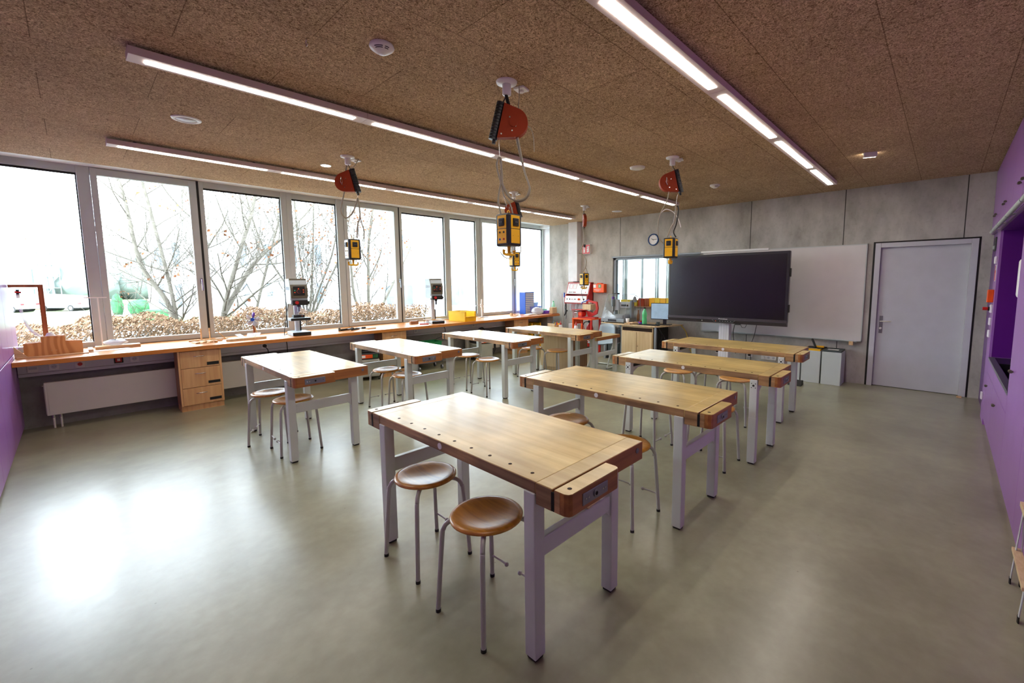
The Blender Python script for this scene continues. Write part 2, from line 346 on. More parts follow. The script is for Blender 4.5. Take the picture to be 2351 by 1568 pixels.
def smooth_pts(pts, n=6):
    P = [Vector(p) for p in pts]; out = []
    for i in range(len(P)-1):
        a = P[max(i-1, 0)]; b = P[i]; c = P[i+1]; d = P[min(i+2, len(P)-1)]
        for k in range(n):
            t = k/n
            out.append(.5*((2*b)+(-a+c)*t+(2*a-5*b+4*c-d)*t*t+(-a+3*b-3*c+d)*t**3))
    out.append(P[-1]); return out
# ================================================================== ROOM SHELL
XW, XF = -.49, 8.126          # cupboard fronts behind the camera, board wall
H = 2.965
struct('floor', MB().box(-1.2, 17.8, -1.1, 7.41, -.12, 0, 'floor'))
b = MB(); b.box(-1.2, XF, -1.1, 7.2, H, 3.1, 'ceiling'); struct('ceiling', b)
struct('trim_1', MB().box(-1.2, 8.47, 7.2, 7.95, 3.04, 3.1, 'white_paint'))
b = MB()
x0, x1 = XF, XF+.2
b.box(x0, x1, -1.1, -.30, 0, 3.1, 'concrete'); b.box(x0, x1, -.30, .80, 2.15, 3.1, 'concrete'); b.box(x0, x1, .80, 3.45, 0, 3.1, 'concrete')
b.box(x0, x1, 3.45, 5.42, 0, 1.06, 'concrete'); b.box(x0, x1, 3.45, 5.42, 2.11, 3.1, 'concrete'); b.box(x0, x1, 5.42, 7.29, 0, 3.1, 'concrete')
b.box(x0+.34, x0+.40, 7.2, 7.9, 0, 3.1, 'white_paint'); b.box(x0+.19, x0+.40, 7.2, 7.29, 0, 3.1, 'white_paint')
struct('wall_far', b)
b = MB(); b.box(-1.2, 18, 7.41, 8.05, -1.3, .80, 'concrete_plain'); b.box(-1.2, 18, 7.9, 8.2, 3.06, 3.6, 'concrete_plain'); b.box(-1.2, 18, 7.9, 7.95, 2.99, 3.07, 'alu')
struct('wall_window', b)
b = MB(); b.box(-1.2, -1.0, -1.1, 8.0, 0, 3.1, 'grey_paint'); struct('wall_back', b)
b = MB(); b.box(-1.2, XF+.2, -1.2, -1.0, 0, 3.1, 'grey_paint'); b.box(7.1, XF, -1.0, -.415, 0, 2.16, 'purple_dark'); struct('wall_right', b)
# adjoining room seen through the interior window
b = MB(); b.box(XF+.2, 17.8, -1.1, 7.9, H, 3.1, 'white_paint'); struct('ceiling_adjoining', b)
b = MB(); b.box(17.7, 17.9, -1.1, 8.0, 0, 3.1, 'white_paint'); b.box(XF+.2, 17.9, -1.2, -1.1, 0, 3.1, 'white_paint'); struct('wall_adjoining', b)
# duct boxing in the window corner
struct('trim_2', MB().box(7.97, XF, 6.30, 6.56, 1.60, H, 'white_paint', .004).box(7.97, XF, 6.30, 6.56, 0, .60, 'white_paint', .004))

# ------------------------------------------------------------------ windows (three lights each)
def window(n, xs, src=None):
    """xs: unit origin; local x of glass openings"""
    r = bpy.data.objects.new('window_%d' % n, None); C.objects.link(r); r['kind'] = 'structure'; r.location = (xs, 7.8, 0)
    y0, y1 = 0, .09
    g = [(.0+.08, .775), (.90, 1.845), (2.005, 2.98)]
    f = MB()
    f.box(0, 3.06, y0+.01, y1, .80, .90-.015, 'alu', .004); f.box(0, 3.06, y0+.01, y1, 2.955, 3.05, 'alu', .004)
    for a, c in ((0, .08), (.775, .89), (1.950, 2.005), (2.98, 3.06)): f.box(a, c, y0, y1, .80, 3.05, 'alu', .004)
    f.build('frame', r)
    s = MB()
    a, c = .892, 1.925
    s.box(a, a+.06, y0-.012, y1-.03, .825, 3.03, 'alu', .005); s.box(c-.085, c, y0-.012, y1-.03, .825, 3.03, 'alu', .005)
    s.box(a, c, y0-.010, y1-.03, .825, .895, 'alu', .005); s.box(a, c, y0-.010, y1-.03, 2.945, 3.03, 'alu', .005)
    s.build('casement_sash', r)
    MB().box(1.924, 1.952, y0-.004, y1, .83, 3.03, 'gasket').build('shadow_gap', r)
    bd = MB()
    for a, c in (g[0], g[2]):
        bd.box(a, c, .045, .06, 2.93, 2.957, 'gasket'); bd.box(c-.012, c+.002, .04, .06, .885, 2.955, 'gasket')
    bd.build('glazing_bead', r)
    for a, c in g: MB().box(a-.005, c+.005, .055, .061, .88, 2.96, 'window_glass').build('pane', r)
    h = MB(); h.box(1.885, 1.912, -.022, -.012, 1.60, 1.68, 'chrome', .003); h.cyl((1.898, -.02, 1.65), (1.898, -.06, 1.65), .009, 'chrome'); h.box(1.888, 1.908, -.066, -.052, 1.50, 1.665, 'chrome', .004)
    h.build('handle', r)
    return r
W1 = window(1, -.65)
for k, xs in enumerate((2.41, 5.45, 8.55, 11.61, 14.67)):
    d = dup(W1, (xs, 7.8, 0), 0, ''); d.name = 'window_%d' % (k+2); del d['label']
# interior window in the board wall
r = bpy.data.objects.new('window_7', None); C.objects.link(r); r['kind'] = 'structure'; r.location = (XF, 0, 0)
b = MB()
for a, c in ((3.45, 3.50), (5.36, 5.42)): b.box(.03, .12, a, c, 1.07, 2.11, 'machine_grey', .003)
b.box(.03, .12, 3.45, 5.42, 2.06, 2.11, 'machine_grey', .003); b.box(.03, .12, 3.45, 5.42, 1.07, 1.10, 'machine_grey', .003)
b.build('frame', r); MB().box(.07, .076, 3.48, 5.38, 1.09, 2.07, 'window_glass').build('pane', r)
MB().box(-.06, .03, 3.40, 5.36, 1.05, 1.075, 'beech_side', .004).build('sill', r)
MB().box(-.035, -.002, 3.30, 5.43, 2.105, 2.135, 'machine_grey', .003).build('blind_rail', r)

# ------------------------------------------------------------------ door
r = bpy.data.objects.new('door_1', None); C.objects.link(r); r['kind'] = 'structure'; r.location = (XF, 0, 0)
b = MB()
b.box(-.012, .10, .735, .80, 0, 2.13, 'door_paint', .003); b.box(-.012, .10, -.285, -.215, 0, 2.13, 'door_paint', .003); b.box(-.0115, .10, -.214, .734, 2.065, 2.129, 'door_paint', .002)
b.build('door_frame', r)
MB().box(-.002, .12, .80, .825, 0, 2.15, 'gasket').box(-.002, .12, -.305, -.285, 0, 2.15, 'gasket').box(-.002, .12, -.3, .81, 2.13, 2.15, 'gasket').build('shadow_gap', r)
MB().box(.045, .09, -.214, .734, .006, 2.063, 'door_paint', .002).box(.05, .2, -.30, .80, .0, .006, 'gasket').build('door_leaf', r)
h = MB(); h.box(.037, .046, .66, .70, .80, 1.06, 'zinc', .002); h.cyl((.04, .68, .98), (-.02, .68, .98), .009, 'chrome'); h.cyl((-.02, .69, .98), (-.02, .555, .985), .0085, 'chrome'); h.cyl((.04, .68, .875), (.018, .68, .875), .016, 'white_plastic')
h.build('door_handle', r)
tag(MB().prism([(8.02, -.25), (8.10, -.25), (8.10, -.20), (8.02, -.20)], 'Z', 0, .012, 'pine').build('door_wedge'), 'small pale wooden wedge on the floor at the hinge side of the grey door', 'door wedge')

# ------------------------------------------------------------------ ceiling light lines
MODX = [.31, 1.70, 3.14, 4.55, 6.02, 7.24]
def light_line(y, label):
    t = thing('linear_ceiling_light', label, 'ceiling light', (0, y, 2.90), 0, 'long linear ceiling lights')
    hs = MB()
    for i in range(5):
        a, c = MODX[i]+.001, MODX[i+1]-.001
        hs.box(a, c, -.066, .066, 0, .045, 'fixture', .002)
        for xx in (a+.2, c-.2): hs.cyl((xx, 0, .044), (xx, 0, .066), .014, 'gasket', n=8)
    hs.build('housing', t)
    for i in range(5):
        a, c = MODX[i]+.08, MODX[i+1]-.08
        MB().box(a, c, -.028, .028, -.003, .001, 'lamp').build('diffuser', t)
    return t
light_line(5.835, 'white linear ceiling light nearest the windows')
light_line(3.535, 'white linear ceiling light in the middle, passing behind the near cable reel')
light_line(1.25, 'white linear ceiling light farthest from the windows, cut off by the top of the photo')

def disc_thing(name, label, cat, x, y, prof, m, extra=None, group=None):
    t = thing(name, label, cat, (x, y, H), 0, group)
    MB().lathe(prof, m).build('body', t)
    if extra: extra(t)
    return t
def smoke_extra(t):
    b = MB()
    for a0, a1, rr, zz in ((200, 250, .058, -.028), (200, 250, .050, -.034), (260, 290, .058, -.028), (260, 290, .05, -.034)):
        b.tube([(rr*math.cos(R(a)), rr*math.sin(R(a)), zz) for a in range(a0, a1+1, 8)], .0022, 'gasket', 5)
    b.build('vent_slot', t)
    MB().lathe([(.0, -.058), (.012, -.056), (.016, -.05), (.018, -.044)], 'clear').build('indicator', t)
SP = [(.0, -.052), (.02, -.05), (.045, -.036), (.064, -.022), (.07, -.012), (.066, -.002), (.066, 0)]
disc_thing('smoke_detector', 'round white smoke detector above the near end of the middle ceiling light', 'smoke detector', 1.32, 2.48, SP, 'white_plastic', smoke_extra, 'smoke detectors')
disc_thing('smoke_detector', 'small white smoke detector near the board wall, right of the far cable reel', 'smoke detector', 6.36, 2.52, SP, 'white_plastic', smoke_extra, 'smoke detectors')
def spk(t): MB().lathe([(0, -.006), (.07, -.0055), (.071, -.001)], 'light_grey_plastic').build('grille', t)
SPK = [(.0, -.004), (.072, -.005), (.074, -.008), (.098, -.006), (.102, 0)]
disc_thing('ceiling_speaker', 'round flush ceiling speaker between the two left light lines, nearest the camera', 'speaker', .748, 4.73, SPK, 'white_plastic', spk, 'ceiling speakers')
disc_thing('access_point', 'white dome shaped wireless access point left of the far cable reel', 'access point', 4.735, 2.82, [(0, -.03), (.05, -.028), (.085, -.018), (.092, 0)], 'white_plastic')
disc_thing('ceiling_speaker', 'small round flush ceiling speaker near the board wall above the clock', 'speaker', 7.37, 4.83, SPK, 'white_plastic', spk, 'ceiling speakers')
def dl(t): MB().lathe([(0, -.006), (.05, -.006)], 'lamp').build('lens', t)
disc_thing('downlight', 'small round lit downlight left of the reel by the windows', 'downlight', 2.11, 5.39, [(.05, -.006), (.058, -.008), (.062, 0)], 'white_plastic', dl)
t = thing('emergency_light', 'small glowing emergency light on the ceiling above the whiteboard', 'emergency light', (5.955, .70, H), R(20))
MB().box(-.02, .02, -.07, .05, -.05, 0, 'white_plastic', .004).build('housing', t); MB().box(.018, .026, -.065, .045, -.05, -.01, 'lamp_dim').build('lens', t)
t = thing('ceiling_hook', 'tiny metal screw eye in the ceiling at a panel corner', 'hook', (.994, 2.713, H))
MB().tube([(0, 0, 0), (0, 0, -.02)]+[(.0, .012*math.sin(a), -.032+.012*math.cos(a)) for a in [k*PI/5 for k in range(10)]], .003, 'chrome', 6).build('eye', t)

# ------------------------------------------------------------------ workbenches
L_B, D_B = 1.485, .68
def mk_bench(kind, label, loc, rot=0):
    t = thing('workbench', label, 'workbench', loc, rot, 'workbenches')
    Z = .80
    # top slab with beech end cheeks
    b = MB(); b.box(0, D_B, .085, L_B-.085, Z-.048, Z, 'bench_top', .003); b.build('bench_top', t)
    b = MB(); b.box(-.0015, .03, .09, L_B-.09, Z-.052, Z-.0025, 'bench_edge', .002); b.box(D_B-.03, D_B+.0015, .09, L_B-.09, Z-.052, Z-.0025, 'bench_edge', .002); b.build('edge_strip', t)
    for a, c in ((0, .085), (L_B-.085, L_B)):
        e = MB(); e.box(-.001, D_B, a, c, Z-.09, Z-.0004, 'bench_top', .003)
        e.box(-.003, .02, a+.001, c-.001, Z-.0905, Z-.004, 'bench_edge')
        e.box(.001, D_B+.001, a-.002 if a == 0 else c-.004, a+.004 if a == 0 else c+.002, Z-.0905, Z-.003, 'bench_end')
        e.build('end_cheek', t)
    for s in (0, 1):
        j = MB(); ya, yb = (-.085, -.014) if s == 0 else (L_B+.014, L_B+.085)
        yo, yi = (ya, yb) if s == 0 else (yb, ya); sg = -1 if s == 0 else 1
        poly = [(-.002, yi), (-.002, yo-sg*.022), (.006, yo-sg*.006), (.02, yo), (.325, yo), (.337, yo-sg*.006), (.342, yo-sg*.02), (.342, yi)]
        j.prism(poly, 'Z', Z-.088, Z, 'bench_top')
        e = .0012
        poly2 = [(-.002-e, yi), (-.002-e, yo-sg*.022), (.006-e, yo-sg*(.006-e)), (.02, yo+sg*e), (.325, yo+sg*e), (.337+e, yo-sg*(.006-e)), (.342+e, yo-sg*.02), (.342+e, yi)]
        j.prism(poly2, 'Z', Z-.0885, Z-.003, 'bench_end')
        j.box(-.004, .004, min(yi, yi+sg*.028), max(yi, yi+sg*.028), Z-.0886, Z-.004, 'bench_edge')
        jo = j.build('vise_jaw', t)
        j = MB(); j.box(.08, .25, min(yo, yo+sg*.0045), max(yo, yo+sg*.0045), Z-.072, Z-.022, 'zinc', .006)
        j.cyl((.165, yo+sg*.003, Z-.047), (.165, yo+sg*.009, Z-.047), .015, 'zinc'); j.cyl((.165, yo+sg*.008, Z-.047), (.165, yo+sg*.0095, Z-.047), .008, 'black_hole')
        for xx in (.10, .118, .215, .232): j.cyl((xx, yo+sg*.004, Z-.047), (xx, yo+sg*.006, Z-.047), .004, 'chrome', n=8)
        j.build('vise_plate', jo)
        MB().cyl((.047, (yi+yo)/2, Z-.001), (.047, (yi+yo)/2, Z+.0006), .0095, 'dog_hole').build('dog_hole', jo)
        MB().box(-.0048, .34, min(yi, yi-sg*.016), max(yi, yi-sg*.016), Z-.088, Z-.012, 'black_hole').build('vise_gap', t)
    for k in range(9):
        y = .155+.1375*k
        MB().cyl((.05, y, Z-.001), (.05, y, Z+.0006), .0085, 'dog_hole', n=14).build('dog_hole', t)
    MB().cyl((-.004, .76, Z-.026), (.0, .76, Z-.026), .0165, 'white_plastic', n=20).build('bolt_cover', t); MB().cyl((D_B-.05, -.005, Z-.035), (D_B-.05, 0, Z-.035), .013, 'zinc').build('bolt_cover', t)
    # steel underframe
    lx, ly = (.0, D_B-.13), (.095, L_B-.095)
    for i, x in enumerate((-.008, D_B-.13)):
        for k, y in enumerate((.09, L_B-.09-.062)):
            g = MB(); g.box(x, x+.062, y, y+.062, .014, Z-.05, 'steel_paint', .004)
            if kind == 'adjustable':
                g.box(x-.0015, x+.0635, y-.0015, y+.0635, .014, .42, 'steel_paint', .004)
                if i == 0:
                    g.cyl((x-.004, y+.031, .70), (x, y+.031, .70), .009, 'gasket', n=10)
                    for a in (-.016, .016):
                        for c in (-.018, .018): g.cyl((x-.002, y+.031+a, .70+c), (x, y+.031+a, .70+c), .004, 'gasket', n=8)
            lo = g.build('leg', t)
            MB().box(x+.006, x+.056, y+.006, y+.056, 0, .016, 'rubber', .004).build('foot', lo)
    for y in (.09, L_B-.09-.062):
        g = MB()
        if kind == 'adjustable':
            g.prism([(.05, Z-.05), (D_B-.13, Z-.05), (D_B-.13, Z-.12), (.15, Z-.12), (.06, Z-.16)], 'Y', y+.006, y+.05, 'steel_paint')
            g.box(.06, D_B-.13, y+.001, y+.012, Z-.10, Z-.07, 'gasket')
        else:
            g.box(.05, D_B-.12, y+.012, y+.052, .445, .53, 'steel_paint', .006)
            g.prism([(D_B-.16, .45), (D_B-.129, .45), (D_B-.129, .415)], 'Y', y+.012, y+.052, 'steel_paint')
            g.box(.05, D_B-.12, y+.006, y+.056, Z-.068, Z-.05, 'steel_paint')
        g.build('stretcher', t)
    return t
P0 = mk_bench('plain', 'worn beech workbench in the foreground, nearest the camera', (1.20, 1.07, 0))
dup(P0, (2.53, 1.06, 0), 0, 'worn beech workbench second from the camera in the right row')
Q0 = mk_bench('adjustable', 'beech workbench third from the camera in the right row, on drilled adjustable legs', (3.905, 1.035, 0))
dup(Q0, (5.27, 1.165, 0), 0, 'farthest beech workbench of the right row, right in front of the big screen')
dup(P0, (1.205, 4.075, 0), R(.6), 'glare-bleached workbench nearest the camera in the window row')
dup(P0, (2.47, 4.265, 0), R(.3), 'glare-bleached workbench second in the window row')
dup(P0, (3.905, 4.24, 0), 0, 'pale workbench third in the window row, in front of the grey vacuum')
dup(P0, (5.08, 4.04, 0), R(0), 'pale workbench at the far end of the window row, in front of the plywood cupboard')
# low side table behind the last bench of the window row
t = thing('side_table', 'small low beech table beside the last bench of the window row, grey chair behind it', 'table', (5.80, 4.17, 0))
MB().box(0, .70, 0, .50, .615, .67, 'bench_top', .003).box(.001, .699, -.0015, .02, .614, .668, 'bench_end').build('table_top', t)
for x in (.02, .60):
    for y in (.03, .41):
        if (x, y) == (.60, .41): continue
        g = MB(); g.box(x, x+.06, y, y+.06, .0, .615, 'steel_paint', .004); g.build('leg', t)
MB().box(.07, .61, .04, .08, .33, .40, 'steel_paint', .005).build('stretcher', t)

o = MB().box(-.055, .055, -.018, .018, 0, .007, 'beech_pale', .001).build('wood_offcut'); o.location = (1.62, 1.192, .531); o.rotation_euler = (0, 0, R(6)); tag(o, 'pale wooden slat lying on the right stretcher of the foreground bench', 'wood piece')
# ------------------------------------------------------------------ stools
def mk_stool(m, label, loc, rot=0):
    t = thing('stool', label, 'stool', loc, rot, 'round wooden stools')
    prof = [(0, -.013), (.04, -.0122), (.08, -.0085), (.12, -.002), (.150, .0028), (.168, .001), (.175, -.006), (.174, -.013), (.165, -.019), (.1, -.026), (0, -.030)]
    MB().lathe(prof, m, (0, 0, .50), n=40).build('seat', t)
    for k in range(4):
        a = R(45+90*k); c, s = math.cos(a), math.sin(a)
        pr = [(.03, .472), (.12, .471), (.165, .467), (.192, .452), (.207, .425), (.215, .38), (.245, .012)]
        lo = MB().tube([(q*c, q*s, z) for q, z in smooth2(pr)], .0115, 'stool_steel', 10).build('leg', t)
        MB().cyl((.244*c, .244*s, 0), (.2435*c, .2435*s, .016), .013, 'rubber').build('foot_cap', lo)
        MB().cyl((.10*c+.012, .10*s, .468), (.10*c+.012, .10*s, .484), .012, 'rubber', n=8).cyl((.15*c, .15*s, .462), (.15*c, .15*s, .48), .007, 'rubber', n=8).build('bumper', lo)
    for s in (-1, 1):
        MB().tube([(.166, s*.166, .13), (.168, s*.10, .13), (.168, s*.055, .128)], .0055, 'stool_steel', 7).sph((.168, s*.05, .128), .012, 'stool_steel').build('stub_rail', t)
    return t
def smooth2(pr):
    out = []
    for v in smooth_pts([(q, z, 0) for q, z in pr], 4): out.append((v[0], v[1]))
    return out
S = mk_stool('stool_seat', 'stool under the left half of the foreground bench', (1.30, 2.14, 0), 0)
dup(S, (1.26, 1.545, 0), 0, 'stool under the right half of the foreground bench, nearest the camera')
dup(S, (2.48, 1.545, 0), 0, 'stool behind the back right corner of the foreground bench, half hidden by the bench top')
dup(S, (2.62, 2.17, 0), 0, 'stool whose seat edge just shows above the back edge of the foreground bench')
dup(S, (3.68, 2.04, 0), R(-90), 'stool under the middle of the second bench of the right row')
dup(S, (3.74, 1.43, 0), R(180), 'stool under the right end of the second and third benches of the right row')
SL = mk_stool('stool_seat_light', 'pale stool at the left half of the far bench before the screen', (5.02, 2.37, 0), 0)
dup(SL, (5.03, 1.68, 0), 0, 'pale stool at the right half of the far bench before the screen')
dup(SL, (5.25, 2.03, 0), 0, 'pale stool between the other two under the far bench before the screen')
dup(S, (1.285, 4.99, 0), R(150), 'stool under the left half of the nearest window row bench')
dup(S, (1.355, 4.54, 0), R(178), 'stool by the right leg of the nearest window row bench')
dup(S, (2.65, 5.19, 0), R(90), 'left one of the two stools at the second window row bench')
dup(S, (2.66, 4.71, 0), R(90), 'right one of the two stools at the second window row bench')
dup(S, (4.01, 5.28, 0), R(90), 'left one of the two stools at the third window row bench')
dup(S, (3.97, 4.77, 0), R(90), 'right one of the two stools at the third window row bench')
dup(S, (5.17, 5.05, 0), R(-90), 'left one of the two stools at the last window row bench')
dup(S, (5.24, 4.54, 0), R(-90), 'right one of the two stools at the last window row bench')
# ================================================================== CABLE REELS AND POWER CUBES
def reel(x, y, ang, label, edge_on=False):
    t = thing('tool_balancer', label, 'cable reel', (x, y, H), ang, 'ceiling cable reels')
    MB().lathe([(0, -.005), (.03, -.008), (.03, -.085), (.026, -.088), (0, -.088)], 'white_plastic').lathe([(.03, -.018), (.07, -.012), (.073, 0)], 'white_plastic').build('ceiling_mount', t)
    # slanted drum: disc in the local x-z plane, tapered strap along one side
    b = MB(); cx, cz, rr = -.045, -.275, .098
    arc = [(cx+rr*math.cos(a), cz+rr*math.sin(a)) for a in [R(110+10*k) for k in range(17)]]
    poly = arc + [(.07, -.375), (.015, -.145)]
    b.prism(poly, 'Y', -.026, .026, 'reel_red'); b.cyl((cx, -.032, cz), (cx, .032, cz), .03, 'reel_red')
    for q in ((-.02, -.24), (-.06, -.30), (.04, -.35), (-.035, -.33)): b.cyl((q[0], -.029, q[1]), (q[0], .029, q[1]), .0055, 'chrome', n=8)
    b.build('drum', t)
    b = MB(); n = 13
    for k in range(n):
        a, c = k/n, (k+.82)/n
        p = lambda f: Vector((.04+.065*f, 0, -.135-.25*f))
        b.cyl(p(a), p(c), .029, 'dark_plastic', n=12)
    b.cyl((.035, 0, -.135), (.095, 0, -.385), .021, 'dark_plastic', n=12); b.cyl((.093, 0, -.38), (.098, 0, -.41), .012, 'gasket')
    b.build('spring_arm', t)
    MB().tube([(0, 0, -.08), (.012, .004, -.11), (.03, .0, -.14)], .004, 'cable_black', 6).tube([(-.07, -.03, -.22), (-.075, -.034, -.27), (-.06, -.034, -.31), (-.055, -.03, -.27), (-.07, -.03, -.22)], .0025, 'chrome', 5).build('hook_and_chain', t)
    return t
def ceiling_plate(x, y, label):
    t = thing('ceiling_outlet', label, 'outlet', (x, y, H), R(15), 'ceiling outlets beside the reels')
    MB().box(-.042, .042, -.042, .042, -.016, 0, 'white_plastic', .004).build('plate', t); MB().cyl((0, 0, -.016), (0, 0, -.03), .018, 'white_plastic').build('plug', t)
    return t
def cube(x, y, ztop, rot, label, faces='pn', group='hanging power cubes'):
    """hanging power cube; local origin at centre of top face"""
    t = thing('power_cube', label, 'power outlet', (x, y, ztop), rot, group); h = .225; w = .066
    MB().box(-w, w, -w, w, -h, 0, 'dark_plastic', .014, 3).build('housing', t)
    for k in range(4):
        M = Matrix.Rotation(PI/2*k, 4, 'Z'); kk = faces[k % len(faces)]
        b = MB(); b.M = M; b.box(-.043, .043, -w-.0022, -w, -.104, -.014, 'yellow', .0012); b.box(-.043, .043, -w-.0022, -w, -.206, -.108, 'yellow', .0012); fp = b.build('face_plate', t)
        b = MB(); b.M = M; b.box(-.027, .027, -w-.012, -w, -.088, -.034, 'dark_plastic', .005)
        b.cyl((0, -w-.0135, -.061), (0, -w-.006, -.061), .019, 'gasket', n=18); b.cyl((-.007, -w-.0145, -.061), (-.007, -w-.012, -.061), .003, 'zinc', n=6); b.cyl((.007, -w-.0145, -.061), (.007, -w-.012, -.061), .003, 'zinc', n=6)
        b.build('socket', t)
        b = MB(); b.M = M
        if kk == 'p':
            for px, pz, mm in ((-.02, -.13, 'gasket'), (.02, -.13, 'gasket'), (-.02, -.178, 'blue'), (.02, -.178, 'red')):
                b.cyl((px, -w-.005, pz), (px, -w-.001, pz), .0075, mm, n=10); b.cyl((px, -w-.0056, pz), (px, -w-.004, pz), .003, 'gasket', n=8)
            b.cyl((0, -w-.0035, -.154), (0, -w-.001, -.154), .006, 'yellow', n=10)
        else:
            for px in (-.025, .025): b.cyl((px, -w-.0035, -.155), (px, -w-.002, -.155), .0018, 'gasket', n=6)
        b.build('jack_panel', t)
    b = MB(); b.cyl((0, 0, -h), (0, 0, -h-.055), .013, 'yellow', r1=.011)
    for s in (-1, 1): b.tube([(0, 0, -h-.055), (s*.03, 0, -h-.057), (s*.05, 0, -h-.052), (s*.052, 0, -h-.035), (s*.048, 0, -h-.026)], [.011, .0095, .0095, .0095, .011], 'yellow', 8)
    b.build('tool_hook', t)
    MB().tube([(0, 0, -.002)]+[(.012*math.sin(a), 0, .014-.012*math.cos(a)) for a in [k*PI/5 for k in range(11)]], .0035, 'yellow', 6).build('eyelet', t)
    return t
def lines(name, label, x, y, z, paths, group='cables on the hanging cubes'):
    t = thing(name, label, 'cable', (x, y, z), 0, group)
    for nm, pts, r, m in paths: MB().tube(smooth_pts(pts, 5), r, m, 7).build(nm, t)
    return t
# reel 1, near: facing the camera direction is (.73,.68); image right is e=(.68,-.73)
E1 = (math.cos(R(-47)), math.sin(R(-47)))
def P(u, z, d=0): return (E1[0]*u + E1[1]*-d*1.0, E1[1]*u + E1[0]*d, z)     # u to the image right, d away from the viewer
reel(2.13, 2.30, R(133), 'red cable reel with dark spring arm above the foreground bench, largest of the five reels')
ceiling_plate(2.27, 2.30, 'square white ceiling outlet beside the nearest reel')
cube(2.13, 2.30, 2.075, R(2), 'largest yellow and black hanging power cube, corner towards the viewer', 'np')
lines('hanging_cable', 'grey cable loops hanging below the nearest red reel', 2.13, 2.30, 0, [
    ('steel_wire', [P(-.06, 2.57), P(-.055, 2.45), P(-.05, 2.28), P(-.01, 2.12)], .0012, 'chrome'),
    ('supply_cable', [P(.0, 2.86), P(.02, 2.78), P(.06, 2.66), P(.09, 2.50), P(.12, 2.36), P(.15, 2.26), P(.12, 2.19), P(.06, 2.17), P(.0, 2.20), P(-.05, 2.30), P(-.075, 2.40), P(-.065, 2.46), P(-.045, 2.44), P(-.05, 2.30), P(-.07, 2.18), P(-.055, 2.08)], .0065, 'cable_grey'),
    ('air_hose', [P(.01, 2.84, .01), P(.045, 2.68, .01), P(.085, 2.48, .01), P(.125, 2.34, .02), P(.155, 2.25, .02), P(.12, 2.18, .02), P(.05, 2.165, .01), P(-.01, 2.23), P(-.06, 2.34), P(-.08, 2.42), P(-.055, 2.455), P(-.04, 2.36), P(-.035, 2.22), P(.01, 2.15), P(.03, 2.08)], .005, 'cable_grey'),
    ('plug_lead', [P(.085, 2.945), P(.085, 2.86), P(.08, 2.80), P(.1, 2.70), P(.16, 2.66), P(.18, 2.6), P(.185, 2.50)], .003, 'cable_grey'),
    ('cable_sleeve', [P(-.01, 2.90), P(.0, 2.86), P(.025, 2.76), P(.06, 2.64)], .012, 'cable_black')])
reel(2.13, 4.85, R(-47), 'small red cable reel with dark spring arm in front of the window side light line')
ceiling_plate(2.25, 4.92, 'square white ceiling outlet beside the reel over the window row benches')
cube(2.14, 4.86, 2.08, R(-2), 'yellow power cube hanging in front of the windows above the nearest window row bench', 'np')
lines('hanging_cable', 'grey cable loop hanging below the reel over the window row', 2.13, 4.85, 0, [
    ('supply_cable', [P(-.01, 2.87), P(-.04, 2.75), P(-.05, 2.60), P(-.09, 2.46), P(-.10, 2.37), P(-.05, 2.31), P(.02, 2.36), P(.07, 2.46), P(.09, 2.52), P(.10, 2.45), P(.105, 2.32), P(.075, 2.24), P(.06, 2.09)], .008, 'cable_grey'),
    ('steel_wire', [P(.09, 2.57), P(.095, 2.45), P(.11, 2.28), P(.08, 2.2), P(.08, 2.10)], .0022, 'chrome'),
    ('branch_cable', [P(.105, 2.34), P(.12, 2.25), P(.14, 2.18), P(.135, 2.08)], .006, 'cable_grey'),
    ('plug_lead', [P(.03, 2.85), P(.07, 2.86), P(.12, 2.94)], .004, 'cable_grey')])
reel(4.64, 2.32, R(-47), 'red cable reel hanging left of the lit end of the rightmost light line')
ceiling_plate(4.76, 2.30, 'square white ceiling outlet beside the reel in front of the board wall')
cube(4.64, 2.32, 2.08, R(8), 'yellow power cube hanging at the top left corner of the big screen', 'nn')
lines('hanging_cable', 'beige and grey cable loops above the power cube at the screen corner', 4.64, 2.32, 0, [
    ('supply_cable', [P(.0, 2.86), P(-.02, 2.70), P(-.05, 2.50), P(-.12, 2.36), P(-.15, 2.22), P(-.13, 2.08), P(-.08, 2.02), P(-.06, 2.03)], .006, 'cable_grey'),
    ('beige_loop', [P(-.12, 2.36), P(-.06, 2.40), P(.02, 2.37), P(.08, 2.29), P(.11, 2.20)], .005, 'paper'),
    ('steel_wire', [P(.065, 2.56), P(.05, 2.45), P(.02, 2.20), P(.0, 2.10)], .002, 'chrome'),
    ('bundle', [P(.04, 2.45), P(.05, 2.40), P(.035, 2.26), P(.0, 2.20), P(-.04, 2.09)], .008, 'cable_grey'),
    ('bundle', [P(.06, 2.44), P(.08, 2.40), P(.06, 2.24), P(.03, 2.15), P(.06, 2.09)], .007, 'cable_black')])
reel(6.41, 4.90, R(45), 'small red cable reel seen edge on near the board wall corner')
ceiling_plate(6.52, 4.93, 'white ceiling outlet beside the edge-on reel')
cube(6.41, 4.90, 1.75, R(-13), 'small yellow power cube hanging lowest, before the red electronics cabinet', 'pn')
lines('hanging_cable', 'grey cable kinked halfway down to the lowest hanging power cube', 6.41, 4.9, 0, [
    ('supply_cable', [P(-.01, 2.88), P(-.02, 2.6), P(.0, 2.40), P(-.02, 2.27), P(-.10, 2.12), P(-.04, 2.10), P(.03, 2.0), P(.02, 1.85), P(-.05, 1.76)], .008, 'cable_grey'),
    ('branch_cable', [P(.02, 1.86), P(.05, 1.80), P(.06, 1.75)], .006, 'cable_grey'), ('knob', [P(.005, 2.22), P(.005, 2.27)], .02, 'gasket')])
reel(4.69, 4.94, R(-47), 'red cable reel partly hidden behind the nearest cable loop')
